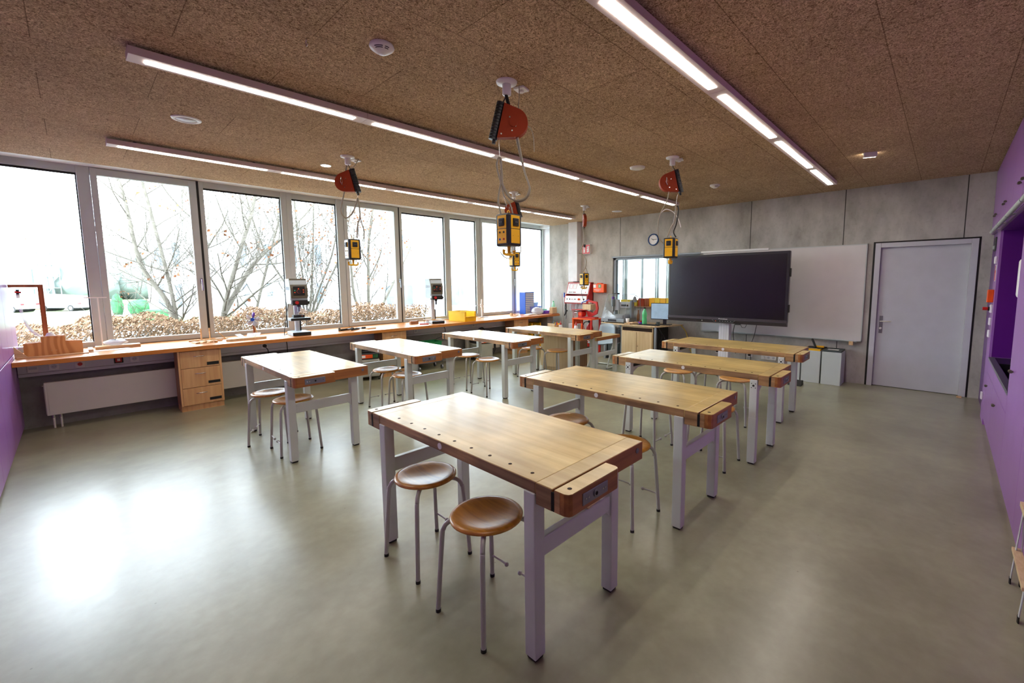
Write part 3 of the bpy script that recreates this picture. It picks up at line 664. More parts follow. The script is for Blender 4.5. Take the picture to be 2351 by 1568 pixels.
ceiling_plate(4.80, 4.98, 'white ceiling outlet beside the reel behind the nearest cable loop')
cube(4.69, 4.94, 2.06, R(-12), 'small yellow power cube hanging right behind the large one', 'pn')
lines('hanging_cable', 'tangle of thin grey cables above the small cube behind the large one', 4.69, 4.94, 0, [
    ('supply_cable', [P(.0, 2.56), P(.01, 2.38), P(.06, 2.34), P(.08, 2.42), P(.10, 2.3), P(.06, 2.12), P(-.04, 2.06)], .005, 'cable_grey'),
    ('loop', [P(.02, 2.36), P(.06, 2.24), P(.10, 2.10), P(.05, 1.99), P(-.05, 1.96), P(-.15, 1.98), P(-.22, 2.06)], .007, 'cable_grey'),
    ('branch_cable', [P(.01, 2.34), P(.0, 2.2), P(-.03, 2.07)], .005, 'paper'), ('steel_wire', [P(.06, 2.55), P(.05, 2.35), P(.01, 2.08)], .002, 'chrome')])

# ================================================================== WORKTOP ALONG THE WINDOWS
t = thing('window_worktop', 'long beech worktop running under all the windows', 'worktop', (0, 0, 0))
MB().box(XW+.002, 7.99, 6.845, 7.80, .77, .82, 'worktop', .003).build('top', t)
t = thing('cable_duct', 'white cable duct with sockets along the wall under the worktop', 'cable duct', (0, 0, 0))
MB().box(XW+.005, 7.96, 7.29, 7.405, .60, .765, 'laminate', .003).box(XW+.005, 7.96, 7.286, 7.29, .633, .637, 'grey_paint').build('duct', t)
def socket(x, kind, par, y=7.29, z=.69):
    b = MB(); b.box(x-.04, x+.04, y-.012, y, z-.04, z+.04, 'white_plastic' if kind != 'emergency' else 'white_plastic', .004)
    if kind == 'schuko': b.cyl((x, y-.0135, z), (x, y-.011, z), .024, 'light_grey_plastic'); b.cyl((x-.009, y-.015, z), (x-.009, y-.012, z), .003, 'gasket', n=6); b.cyl((x+.009, y-.015, z), (x+.009, y-.012, z), .003, 'gasket', n=6)
    if kind == 'red': b.cyl((x, y-.03, z), (x, y-.011, z), .02, 'red')
    if kind == 'plug': b.cyl((x, y-.04, z), (x, y-.011, z), .024, 'gasket'); b.tube(smooth_pts([(x, y-.04, z-.01), (x+.03, y-.05, z-.06), (x+.04, y-.05, z-.16), (x+.03, y-.04, z-.3)]), .006, 'cable_black')
    if kind == 'data': b.box(x-.03, x+.03, y-.014, y-.01, z-.012, z+.014, 'light_grey_plastic', .002)
    b.build('socket', par)
for x, k in ((-.375, 'data'), (-.22, 'schuko'), (-.02, 'red'), (.44, 'schuko'), (1.835, 'plug'), (4.32, 'schuko'), (5.69, 'schuko')): socket(x, k, t)
b = MB(); b.box(.26, .34, 7.27, 7.29, .655, .735, 'gasket', .004); b.box(.272, .328, 7.265, 7.27, .667, .723, 'cable_red', .003); b.box(.287, .313, 7.262, 7.266, .68, .71, 'white_plastic'); b.build('red_socket', t)
# radiators
def radiator(x0, x1, label):
    t = thing('radiator', label, 'radiator', (x0, 7.20, 0), 0, 'flat white radiators')
    w_ = x1-x0
    MB().box(0, w_, 0, .07, .155, .525, 'radiator', .005).box(.02, w_-.02, -.002, 0, .165, .515, 'radiator', .001).build('panel', t)
    b = MB()
    for xx in (.045, .10): b.cyl((xx, .05, 0), (xx, .05, .17), .0095, 'radiator', n=10); b.cyl((xx, .05, .12), (xx, .05, .15), .016, 'chrome', n=10)
    b.build('pipes', t)
    MB().box(-.004, 0, .01, .06, .17, .50, 'radiator').cyl((-.015, .03, .49), (0, .03, .49), .008, 'chrome', n=8).build('end_cap', t)
radiator(-.31, 2.55, 'long flat radiator under the worktop at the left end of the window wall')
radiator(5.45, 6.35, 'flat radiator behind the grey vacuum cleaner under the worktop')
# drawer cabinets
def drawers(x0, x1, label, nd=3):
    t = thing('drawer_cabinet', label, 'drawer unit', (x0, 6.90, 0), 0, 'drawer units under the worktop'); w_ = x1-x0; d = .285
    MB().box(0, w_, .0, d, .075, .765, 'beech_side').box(0, .02, -.012, 0, .075, .765, 'beech').box(w_-.02, w_, -.012, 0, .075, .765, 'beech').build('carcass', t)
    MB().box(.003, w_-.003, .012, d, 0, .075, 'beech').build('plinth', t)
    zs = [.075, .295, .545, .765]
    for i in range(3):
        f = MB().box(.022, w_-.022, -.014, 0, zs[i]+.003, zs[i+1]-.003, 'beech', .0015).build('drawer', t)
        zc = zs[i+1]-.075; xc = w_/2-.01
        MB().tube([(xc-.055, -.014, zc), (xc-.045, -.026, zc+.001), (xc, -.034, zc+.003), (xc+.045, -.026, zc+.001), (xc+.055, -.014, zc)], .0045, 'chrome', 6).build('handle', f)
        zl = zs[i]+.05
        MB().box(w_-.155, w_-.03, -.0165, -.014, zl-.017 if i < 2 else zs[2]+.02, zl+.017 if i < 2 else zs[2]+.06, 'gasket').build('label_holder', f)
    return t
D1 = drawers(.80, 1.24, 'beech drawer unit with black label holders under the left part of the worktop')
dup(D1, (3.46, 6.90, 0), 0, 'beech drawer unit behind the second window row bench, left of the green crate')
dup(D1, (6.50, 6.90, 0), 0, 'beech drawer unit at the right end under the worktop, left of the yellow crates')
ob = D1

WT = .82
# ---- things on the worktop, left to right
t = thing('wooden_stepped_box', 'stepped plywood box model at the left end of the worktop', 'model', (-.42, 7.24, WT), R(2))
poly = [(0, 0), (.44, 0), (.44, .145), (.31, .155), (.31, .215), (.13, .215), (.13, .155), (0, .15)]
MB().prism(poly, 'Y', 0, .012, 'plywood').build('front_board', t); MB().prism(poly, 'Y', .10, .112, 'plywood').build('back_board', t)
MB().box(0, .012, .012, .10, 0, .15, 'plywood').box(.428, .44, .012, .10, 0, .145, 'plywood').build('end_board', t)
MB().cyl((.20, -.001, .055), (.20, .001, .055), .006, 'pine', n=8).cyl((.235, -.001, .055), (.235, .001, .055), .006, 'pine', n=8).build('dowel', t)
MB().box(-.47, .06, 7.13, 7.19, WT, WT+.012, 'pine').build('x').name = 'wooden_strip'
tag(bpy.data.objects['wooden_strip'], 'flat pale wooden strip on the worktop in front of the stepped box', 'wood strip')
tag(MB().box(.06, .10, 7.24, 7.52, WT, WT+.03, 'pine', .002).build('wooden_rail'), 'pale square wooden rail right of the stepped box', 'wood strip')
tag(MB().prism([(-.485, WT), (-.39, WT), (-.485, WT+.13)], 'Y', 7.20, 7.225, 'pine').build('wooden_wedge'), 'pale sloping board leaning at the purple cupboard left of the stepped box', 'wood offcut')
t = thing('gallows_stand', 'brown wooden post with a cross bar behind the stepped box', 'stand', (0, 0, 0))
MB().box(-.275, -.235, 7.42, 7.46, WT, 1.60, 'brown_post', .002).build('post', t); MB().box(-.485, -.235, 7.425, 7.455, 1.575, 1.605, 'brown_post', .002).build('cross_bar', t)
t = thing('curved_hose', 'translucent white curved hose with a small red nozzle hanging beside the brown post', 'hose', (0, 0, 0))
MB().tube(smooth_pts([(-.42, 7.40, 1.50), (-.418, 7.4, 1.38), (-.40, 7.4, 1.25), (-.37, 7.4, 1.13), (-.32, 7.4, 1.05), (-.27, 7.4, 1.015)], 5), .013, 'milky', 10).build('tube', t)
MB().cyl((-.42, 7.40, 1.49), (-.42, 7.40, 1.55), .012, 'gasket').cyl((-.44, 7.39, 1.525), (-.395, 7.39, 1.52), .01, 'red').build('nozzle', t)
t = thing('model_roof', 'white paper dome inside the stepped box', 'model', (-.22, 7.31, WT+.01))
MB().lathe([(.045, 0), (.044, .17), (.04, .2), (.025, .235), (0, .245)], 'paper').build('dome', t)
tag(MB().box(.12, .52, 7.42, 7.56, WT, WT+.035, 'pine', .003).build('wooden_board'), 'thick pale board lying on the worktop below the first window mullion', 'board')
t = thing('plastic_bag', 'crumpled clear plastic bag on the thick pale board', 'bag', (.30, 7.49, WT+.036))
random.seed(3); b = MB(); b.sph((0, 0, .03), .09, 'milky', 14, (1.3, .7, .35))
for v in b.bm.verts: v.co += Vector((random.uniform(-.012, .012), random.uniform(-.01, .01), random.uniform(-.008, .012)*(v.co.z > .004)))
b.build('bag', t)
tag(MB().prism([(.08, 7.22), (.42, 7.26), (.40, 7.38), (.10, 7.36)], 'Z', WT, WT+.003, 'paper').build('paper_sheet'), 'white sheet of paper in front of the thick pale board', 'paper')
t = thing('cross_stand', 'thin pale T-shaped stand against the first window mullion', 'stand', (.19, 7.66, WT))
MB().box(-.045, .045, -.045, .045, 0, .012, 'pine').build('base', t); MB().box(-.006, .006, -.006, .006, .01, .62, 'paper').build('post', t); MB().box(-.12, .08, -.005, .005, .615, .627, 'paper').build('cross_bar', t)
t = thing('stick_model', 'small model of upright wooden sticks on a pale base below the black window gap', 'model', (1.06, 7.45, WT))
MB().box(-.06, .38, 0, .05, 0, .018, 'pine', .002).build('base', t)
for k, (x, dx, h) in enumerate(((.08, 0, .17), (.175, 0, .17))): MB().cyl((x, .025, .018), (x+dx, .025, h), .009, 'pine', n=8).build('stick', t)
tag(MB().tube([(1.40, 7.40, WT+.01), (1.29, 7.42, WT+.15)], .006, 'pine', 6).build('dowel_stick'), 'thin wooden dowel leaning beside the stick model', 'stick')
t = thing('wooden_rack', 'small pale slatted wooden rack lying on the worktop edge', 'rack', (1.02, 7.12, WT), R(8))
MB().box(0, .22, 0, .16, 0, .006, 'pine').build('base', t)
for k in range(3): MB().box(.01+.075*k, .05+.075*k, 0, .16, .006, .02, 'pine', .002).build('slat', t)
random.seed(5)
for k, (nm, lb, x, y, sx, sy, sz, m) in enumerate((('wood_offcut', 'small brown toothed wood piece beside the stick model', 1.28, 7.36, .07, .03, .03, 'stool_seat_light'), ('wood_offcut', 'light stick bundle between the rack and the stick model', 1.22, 7.30, .12, .02, .018, 'pine'), ('wood_offcut', 'tiny wooden cube on the worktop near the slatted rack', 1.24, 7.14, .018, .018, .022, 'stool_seat_light'))):
    tag(MB().box(x-sx, x+sx, y-sy, y+sy, WT, WT+sz, m, .002).build(nm), lb, 'wood piece')
t = thing('chopping_board', 'rounded thin beige board on the worktop left of the toy propeller', 'board', (1.60, 7.18, WT))
MB().prism([(-.25, -.06), (-.22, -.10), (.22, -.10), (.22, .10), (-.16, .10), (-.23, .02)], 'Z', 0, .028, 'beech_pale').build('board', t)
for k, (x, rz, m, lb) in enumerate(((-.06, 30, 'light_grey_plastic', 'bluish grey leaflet on the rounded beige board'), (.06, -20, 'paper', 'white folded paper on the rounded beige board'), (.13, -25, 'paper', 'white envelope at the right edge of the rounded beige board'))):
    o = MB().box(-.045, .045, -.06, .06, 0, .004, m).build('leaflet'); o.location = (1.60+x, 7.22, WT+.045); o.rotation_euler = (R(25), 0, R(rz)); tag(o, lb, 'paper')
t = thing('toy_propeller', 'toy propeller with a blue hub on a crooked wooden stand', 'toy', (1.73, 7.32, WT))
MB().box(-.02, .10, -.05, .05, 0, .01, 'plywood').build('base', t); MB().tube([(0, 0, .005), (.0, 0, .12), (-.005, 0, .26)], .012, 'brown_post', 8).build('post', t); MB().tube([(.05, 0, .005), (.01, 0, .15)], .009, 'pine', 8).build('strut', t)
MB().cyl((-.02, -.035, .265), (.0, .0, .265), .024, 'blue').build('hub', t)
for k in range(5):
    a = R(80+72*k); e = Vector((math.cos(a)*.68, -math.cos(a)*.73, math.sin(a))); q = Vector((-math.sin(a)*.68, math.sin(a)*.73, math.cos(a))); nn = e.cross(q)
    c = Vector((-.01, -.02, .265)); b = MB(); pts = []
    for f, wd, tw in ((.02, .008, 0), (.05, .024, .01), (.075, .032, .014), (.095, .026, .01), (.105, .008, .0)):
        pts.append((c+e*f-q*wd+nn*tw, c+e*f+q*wd-nn*tw))
    vs = [p for pr in pts for p in pr]; vs2 = [v+nn*.003 for v in vs]; n = len(pts)
    fs = [(2*i, 2*i+1, 2*i+3, 2*i+2) for i in range(n-1)]+[(2*n+2*i, 2*n+2*i+2, 2*n+2*i+3, 2*n+2*i+1) for i in range(n-1)]
    fs += [(2*i, 2*i+2, 2*n+2*i+2, 2*n+2*i) for i in range(n-1)]+[(2*i+1, 2*n+2*i+1, 2*n+2*i+3, 2*i+3) for i in range(n-1)]
    b._faces(vs+vs2, fs, 'violet' if k == 0 else 'light_grey_plastic', True); b.build('blade', t)
def drill_press(loc, rot, label, board=False):
    t = thing('drill_press', label, 'drill', loc, rot, 'bench drill presses')
    # local: front faces -y, width along x
    b = MB(); b.box(-.125, .125, -.17, .17, 0, .055, 'drill_blue', .008); b.box(-.121, .121, -.173, -.168, .004, .05, 'gasket'); b.build('base', t)
    MB().cyl((0, .10, .05), (0, .10, .50), .034, 'light_grey_plastic', n=24).cyl((.045, .10, .05), (.045, .10, .26), .011, 'gasket').build('column', t)
    if not board:
        b = MB(); b.box(-.135, .135, -.15, .06, .225, .265, 'drill_blue', .004); b.box(-.131, .131, -.153, -.149, .229, .262, 'gasket'); b.build('table', t)
        MB().tube([(.07, -.10, .235), (.09, -.12, .19), (.16, -.12, .185)], .006, 'zinc', 8).cyl((.11, -.12, .186), (.17, -.12, .186), .009, 'zinc').build('crank', t)
        MB().box(-.075, .075, -.06, .04, .267, .305, 'gasket', .004).box(.03, .05, -.064, -.055, .28, .30, 'brown_post').build('machine_vise', t)
    side = [(-.135, .48), (-.165, .60), (-.165, .70), (-.12, .815), (-.10, .845), (.17, .845), (.17, .50), (.12, .47)]
    b = MB(); b.prism(side, 'X', -.115, .105, 'drill_blue'); b.build('head', t)
    fr = [(-.137, .53), (-.1685, .60), (-.1685, .70), (-.1235, .80), (-.105, .8485), (-.05, .8485), (-.09, .80), (-.13, .70), (-.128, .60), (-.11, .53)]
    MB().prism(fr, 'X', -.118, .108, 'drill_grey').box(-.116, .106, -.172, -.16, .56, .71, 'drill_grey', .004).build('front_cover', t)
    MB().box(-.10, .106, -.165, -.03, .455, .53, 'gasket', .01).build('gearbox', t)
    b = MB(); b.box(-.085, .07, -.177, -.171, .60, .735, 'gasket', .003)
    b.cyl((-.01, -.188, .66), (-.01, -.176, .66), .027, 'dark_plastic'); b.cyl((-.01, -.180, .66), (-.01, -.177, .66), .029, 'led_orange')
    for px, pz, m in ((-.065, .675, 'led_green'), (-.065, .645, 'led_orange'), (.05, .68, 'led_orange'), (.05, .648, 'led_orange'), (-.015, .70, 'led_orange')): b.box(px-.0075, px+.0075, -.179, -.176, pz-.0075, pz+.0075, m)
    b.build('control_panel', t)
    MB().cyl((-.045, -.185, .495), (-.045, -.162, .495), .024, 'red').build('emergency_stop', t)
    MB().cyl((.105, -.10, .49), (.135, -.10, .49), .022, 'gasket').build('feed_hub', t)
    MB().cyl((-.01, -.10, .455), (-.01, -.10, .43), .028, 'gasket').cyl((-.01, -.10, .43), (-.01, -.10, .36), .019, 'zinc').cyl((-.01, -.10, .36), (-.01, -.10, .335), .005, 'chrome', n=8).build('chuck', t)
    if not board: MB().box(-.09, .095, -.155, -.15, .31, .45, 'hood_glass').build('safety_guard', t)
    MB().tube(smooth_pts([(-.10, .10, .47), (-.13, .12, .30), (-.18, .10, .02), (-.12, .18, .012), (.02, .24, .012), (.06, .2, .012)]), .005, 'cable_black', 6).build('power_cord', t)
    text('raised_lettering', 'IXION', .075, 'drill_blue', t, basis((-.1155, .03, .70), (0, -1, 0), (0, 0, 1)), .002)
    return t
drill_press((2.28, 7.17, WT), R(-5), 'left bench drill press, with a crank table, on the worktop')
drill_press((4.68, 7.17, WT), R(-12), 'bench drill press without table, right of the two, with boards on its base', True)
def gclamp(x, y, rz, label):
    t = thing('screw_clamp', label, 'clamp', (x, y, WT), R(rz), 'black screw clamps'); b = MB()
    b.box(-.11, .11, -.012, .012, 0, .03, 'gasket', .003); b.box(-.11, -.085, -.014, .014, .0, .055, 'drill_grey', .003); b.build('bar', t)
    MB().cyl((.05, -.01, .02), (.05, -.10, .028), .007, 'zinc').cyl((.05, -.09, .027), (.05, -.15, .032), .017, 'gasket').build('spindle', t)
gclamp(2.98, 7.22, 15, 'left one of two black screw clamps lying on the worktop'); gclamp(3.14, 7.18, 35, 'right one of two black screw clamps lying on the worktop')
tag(MB().box(3.32, 3.47, 7.12, 7.20, WT, WT+.018, 'pine', .002).build('wooden_board'), 'small pale wooden board right of the screw clamps', 'board')
tag(MB().prism([(3.28, 7.32), (3.50, 7.30), (3.53, 7.45), (3.31, 7.48)], 'Z', WT, WT+.01, 'paper').build('paper_stack'), 'white papers behind the small board right of the clamps', 'paper')
tag(MB().box(4.24, 4.40, 7.30, 7.36, WT, WT+.06, 'beech_side', .003).build('wooden_block'), 'dark brown wooden block on the worktop left of the right drill press', 'block')
for (x, y, z, ln, rz, m, lb) in ((4.66, 7.23, WT+.058, .34, -25, 'stool_seat_light', 'wooden strip lying highest across the right drill press base'), (4.74, 7.08, WT+.057, .32, -22, 'stool_seat_light', 'wooden strip at the front of the right drill press base')):
    o = MB().box(-ln/2, ln/2, -.03, .03, 0, .016, m, .002).build('wooden_strip'); o.location = (x, y, z); o.rotation_euler = (0, 0, R(rz)); tag(o, lb, 'wood strip')
tag(MB().tube([(4.30, 7.10, WT+.012), (4.45, 7.04, WT+.012)], .011, 'red', 8).build('file_handle'), 'red handled file left of the right drill press base', 'file')
# yellow storage bin
def storage_bin(loc, rot, s, label, m='yellow', m2='pale_yellow', group=None):
    t = thing('storage_bin', label, 'storage bin', loc, rot, group)
    w_, d, h = .30*s, .46*s, .20*s; th = .006
    b = MB(); b.box(-w_/2, w_/2, 0, d, 0, th, m2); b.box(-w_/2, -w_/2+th, 0, d, 0, h, m2); b.box(w_/2-th, w_/2, 0, d, 0, h, m2); b.box(-w_/2, w_/2, d-th, d, 0, h, m2)
    b.box(-w_/2-.008, -w_/2+th, 0, d, h-.015, h, m2); b.box(w_/2-th, w_/2+.008, 0, d, h-.015, h, m2); b.build('tub', t)
    b = MB(); b.box(-w_/2, w_/2, -.012, th, 0, h*.5, m, .004); b.box(-w_/2-.004, -w_/2+.03, -.010, .012, 0, h, m, .003); b.box(w_/2-.03, w_/2+.004, -.010, .012, 0, h, m, .003); b.box(-w_/2-.006, w_/2+.006, -.022, -.01, h*.42, h*.5, m, .003)
    b.build('front', t); return t
storage_bin((5.34, 6.93, WT), R(8), 1.0, 'large yellow open-front storage bin on the worktop')
t = thing('clamp_stand', 'thin white clamp stand on the worktop right of the yellow bin', 'stand', (6.12, 7.52, WT))
MB().box(-.09, .14, -.05, .05, 0, .012, 'light_grey_plastic', .003).build('base', t); MB().box(-.015, .015, -.012, .012, .01, .40, 'white_plastic', .003).build('post', t)
MB().tube([(-.16, 0, .25), (-.16, 0, .275), (-.02, 0, .275), (.02, 0, .28), (.16, 0, .28), (.17, 0, .25)], .007, 'light_grey_plastic', 7).box(-.03, .03, -.02, .02, .22, .30, 'white_plastic', .006).build('clamp_arm', t)
tag(MB().box(6.24, 6.42, 7.2, 7.42, WT, WT+.006, 'paper').build('paper_sheet'), 'white sheet of paper on the worktop right of the clamp stand', 'paper')
for x, y, sx, sz, m, lb in ((6.86, 7.36, .02, .055, 'pine', 'small upright wooden block right of the paper sheet'), (6.98, 7.30, .03, .02, 'pine', 'small flat wooden block beside the upright one'), (6.72, 7.12, .06, .008, 'pine', 'thin plywood scrap near the front of the worktop')):
    tag(MB().box(x-sx, x+sx, y-.03, y+.03, WT, WT+sz, m, .002).build('wood_offcut'), lb, 'wood piece')
# blue small-parts cabinet
t = thing('small_parts_cabinet', 'tall blue small-parts cabinet with clear drawers in front of the last window', 'drawer unit', (7.38, 7.42, WT), R(0))
MB().box(0, .30, 0, .20, 0, .52, 'blue', .003).box(-.004, .304, -.004, .20, .52, .53, 'light_grey_plastic').build('cabinet', t)
for i in range(12):
    for k in range(5): pass
for i in range(12):
    MB().box(-.006, .0, .0, .0, 0, 0, 'light_grey_plastic')
for i in range(11):
    b = MB(); z = .012+.0455*i
    for k in range(5): b.box(.012+.056*k, .064+.056*k, -.010, .0, z, z+.034, 'light_grey_plastic', .002)
    b.build('drawer_row', t)
def tub(name, label, cat, loc, rot, sx, sy, h, m, lip=.012, taper=.85):
    b = MB(); th = .004
    def ring(a, c, z): return [(-a, -c, z), (a, -c, z), (a, c, z), (-a, c, z)]
    vs = ring(sx*taper, sy*taper, 0)+ring(sx, sy, h)+ring(sx+lip, sy+lip, h)+ring(sx+lip, sy+lip, h+th)+ring(sx-th, sy-th, h+th)+ring(sx*taper-th, sy*taper-th, th)
    fs = [(0, 3, 2, 1)]+[(a*4+k, a*4+(k+1) % 4, a*4+4+(k+1) % 4, a*4+4+k) for a in range(5) for k in range(4)]+[(20, 21, 22, 23)]
    b._faces(vs, fs, m); o = b.build(name); o.location = loc; o.rotation_euler = (0, 0, rot); tag(o, label, cat); return o
t = tub('plastic_box', 'lilac blue plastic box behind the white bag at the end of the worktop', 'box', (7.72, 7.52, WT), 0, .19, .13, .17, 'lilac_blue')
tub('plastic_box', 'light blue small plastic box on top of the lilac one', 'box', (7.76, 7.52, WT+.176), 0, .10, .075, .085, 'sky_blue')
t = thing('plastic_bag', 'bulging white plastic bag at the end of the worktop', 'bag', (7.55, 7.18, WT)); b = MB(); b.sph((0, 0, .08), .15, 'milky', 16, (1.15, .8, .6)); random.seed(9)
for v in b.bm.verts: v.co = Vector((v.co.x+random.uniform(-.012, .012), v.co.y+random.uniform(-.012, .012), max(0, v.co.z+random.uniform(-.012, .012))))
b.build('bag', t)
t = thing('paper_pile', 'white crumpled paper pile in front of the blue small-parts cabinet', 'paper', (7.28, 7.14, WT)); b = MB()
for k in range(5): b.box(-.17+.01*k, .14-.012*k, -.09, .07, .006*k, .005+.006*k, 'paper', M=Matrix.Rotation(R(5*k-8), 4, 'Z'))
b.build('sheets', t)
tag(MB().box(7.74, 7.90, 7.10, 7.20, WT, WT+.075, 'violet', .004).build('carton'), 'violet carton right of the white bag', 'box')
tag(MB().box(7.86, 7.93, 7.02, 7.08, WT, WT+.05, 'pine', .003).build('wooden_block'), 'small pale block in front of the violet carton', 'block')
tag(MB().box(7.70, 7.88, 7.005, 7.20, WT+.0, WT+.002, 'brown_post').build('wooden_plate'), 'thin reddish plate at the right end of the worktop', 'board')
for k, (x, h, lb) in enumerate(((7.66, .17, 'small pine box left of the pale green bottle'),)):
    tag(MB().box(7.78, 7.94, 6.90, 7.0, WT+.012, WT+.16, 'beech_pale', .003).build('wooden_box'), 'pale wooden box at the right end of the worktop in front of the green bottle', 'box')
tag(MB().box(7.74, 7.98, 6.87, 7.01, WT, WT+.012, 'brown_post').build('wooden_plate'), 'reddish wooden plate under the pale box at the worktop end', 'board')
tub('plastic_box', 'pale green clear box behind the pale wooden box', 'box', (7.86, 7.30, WT), 0, .09, .07, .10, 'bottle_pale')
def bottle(loc, s, m, cap, label):
    t = thing('plastic_bottle', label, 'bottle', loc); 
    MB().lathe([(0, 0), (.036, .0), (.042, .01), (.042, .10), (.036, .13), (.042, .16), (.041, .20), (.028, .245), (.014, .27), (.013, .285)], m, n=20).build('body', t); MB().cyl((0, 0, .283), (0, 0, .305), .016, cap).build('cap', t)
    t.scale = (s, s, s); return t
bottle((8.02, 7.08, WT), 1.0, 'bottle_pale', 'green', 'pale green plastic bottle at the right end of the worktop')
# poles leaning at the end of the worktop
tag(MB().cyl((7.98, 6.74, 0), (7.99, 6.78, 1.31), .011, 'alu').build('metal_pole'), 'plain grey metal pole standing at the end of the worktop', 'pole')
t = thing('brush_pole', 'metal pole with a blue grip standing at the end of the worktop', 'pole', (0, 0, 0)); MB().cyl((8.06, 6.72, 0), (8.06, 6.76, 1.22), .011, 'alu').build('shaft', t); MB().cyl((8.06, 6.76, 1.22), (8.06, 6.763, 1.33), .015, 'blue').build('grip', t)
# ---- below the worktop
def vacuum(loc, rot, label, hose=False):
    t = thing('vacuum_cleaner', label, 'vacuum cleaner', loc, rot, 'workshop vacuum cleaners')
    MB().box(-.17, .17, -.20, .20, .06, .36, 'vac_body', .03).build('tank', t)
    MB().box(-.175, .175, -.205, .205, .36, .47, 'dark_plastic', .03).box(-.10, .10, -.20, .15, .47, .50, 'dark_plastic', .015).build('motor_head', t)
    MB().box(-.14, .06, -.212, -.205, .375, .435, 'orange', .002).box(-.13, -.05, -.214, -.211, .385, .425, 'paper').box(.06, .14, -.212, -.205, .375, .435, 'evergreen').build('label_strip', t)
    b = MB()
    for x in (-.15, .15):
        b.cyl((x-.02, .12, .09), (x+.02, .12, .09), .09, 'gasket'); b.cyl((x-.012, -.15, .03), (x+.012, -.15, .03), .03, 'gasket')
    b.build('wheels', t)
    if hose: MB().tube(smooth_pts([(.15, -.1, .45), (.28, -.05, .40), (.30, -.05, .22), (.18, -.15, .12)], 6), .022, 'gasket', 10).tube(smooth_pts([(-.12, 0, .48), (-.08, -.02, .62), (.04, -.02, .66), (.14, 0, .50)], 6), .014, 'gasket', 8).build('hose', t)
    else: MB().tube([(.02, -.215, .12), (.08, -.22, .20), (.14, -.215, .28)], .006, 'gasket', 6).build('latch', t)
vacuum((3.25, 7.02, 0), R(-20), 'workshop vacuum with orange label strip left of the middle drawer unit')
vacuum((5.62, 6.96, 0), R(-10), 'workshop vacuum with black hoses under the worktop in front of the right radiator', True)
t = thing('crate_trolley', 'green crate on a small wheeled wire trolley under the worktop', 'trolley', (4.36, 6.98, 0), R(-8))
b = MB()
for z in (.14, .28): b.tube([(-.24, -.16, z), (.24, -.16, z), (.24, .16, z), (-.24, .16, z)], .005, 'zinc', 6, True)
for x in (-.24, .24):
    for y in (-.16, .16): b.tube([(x, y, .06), (x, y, .30)], .005, 'zinc', 6)
b.build('frame', t)
b = MB()
for x in (-.22, .22):
    for y in (-.15, .15): b.cyl((x-.012, y, .04), (x+.012, y, .04), .04, 'zinc', n=14)
b.build('casters', t)
o = tub('green_crate', 'green plastic crate standing in the wire trolley', 'crate', (4.36, 6.98, .15), R(-8), .23, .15, .36, 'green', .02, .88)
o = tub('red_crate', 'red plastic crate left of the green one under the worktop', 'crate', (4.06, 7.02, .28), R(-8), .06, .12, .24, 'red', .02)
tag(MB().box(3.97, 4.12, 6.90, 7.15, 0, .28, 'grey_box', .01).build('carton'), 'grey carton under the red crate', 'box')
for k, z in enumerate((0, .22, .44)):
    storage_bin((7.24, 6.93, z+.002), 0, 1.02, ['yellow bin at the bottom of the stack under the worktop end', 'yellow bin in the middle of the stack under the worktop end', 'yellow bin on top of the stack under the worktop end'][k], group='stacked yellow bins under the worktop')
tag(MB().box(7.60, 7.80, 6.9, 7.2, .52, .765, 'grey_paint', .004).build('junction_box'), 'grey box fixed under the right end of the worktop', 'box')
tag(MB().tube(smooth_pts([(2.12, 7.30, .765), (2.13, 7.27, .70), (2.13, 7.27, .50), (2.12, 7.28, .35)], 4), .006, 'cable_black').build('black_cable'), 'black cord hanging below the left drill press', 'cable')
tag(MB().tube(smooth_pts([(4.72, 6.95, .77), (4.74, 6.93, .70), (4.70, 6.93, .60), (4.55, 6.97, .54)], 4), .006, 'cable_black').build('black_cable'), 'black cord hanging from the worktop over the green crate', 'cable')
# plywood cupboard behind the last bench of the window row
t = thing('plywood_cupboard', 'pale plywood cupboard on the floor behind the last window row bench', 'cupboard', (0, 0, 0))
MB().box(5.80, 6.30, 4.74, 5.42, .06, .66, 'beech_side').box(5.785, 5.80, 4.74, 5.42, .06, .66, 'beech_pale', .002).build('carcass', t); MB().box(5.81, 6.29, 4.75, 5.41, .0, .06, 'beech_pale').build('plinth', t)
for x, y, lb in ((6.05, 5.17, 'white glue bottle with a red nozzle, left one on the plywood cupboard'), (6.12, 4.86, 'white glue bottle with a red nozzle, right one on the plywood cupboard')):
    t = thing('glue_bottle', lb, 'bottle', (x, y, .66), 0, 'glue bottles'); MB().lathe([(0, 0), (.032, 0), (.034, .01), (.034, .12), (.026, .145), (.014, .15)], 'white_plastic').build('body', t); MB().lathe([(.016, .148), (.022, .15), (.02, .168), (.008, .18), (.005, .215), (0, .217)], 'red').build('nozzle', t)
t = thing('tool_caddy', 'wooden caddy with yellow sides holding small tools on the plywood cupboard', 'caddy', (6.02, 5.31, .66))
MB().box(-.08, .08, -.09, .08, 0, .012, 'beech').box(-.08, -.07, -.09, .08, 0, .17, 'beech_pale').box(.07, .08, -.09, .08, 0, .17, 'yellow').box(-.07, .07, -.09, -.08, .0, .14, 'beech').build('box', t)
for k, (x, y, h, m) in enumerate(((-.04, -.04, .21, 'zinc'), (-.01, -.02, .18, 'gasket'), (.03, -.05, .20, 'red'), (.045, .0, .17, 'blue'), (.0, .03, .22, 'dark_green_grey'))): tag(MB().cyl((6.02+x, 5.31+y, .673), (6.02+x*1.3, 5.31+y, .66+h), .008, m, n=8).build('hand_tool'), ['grey tool', 'black handled tool', 'red handled tool', 'blue handled tool', 'dark green handled tool'][k]+' standing in the wooden caddy', 'tool')
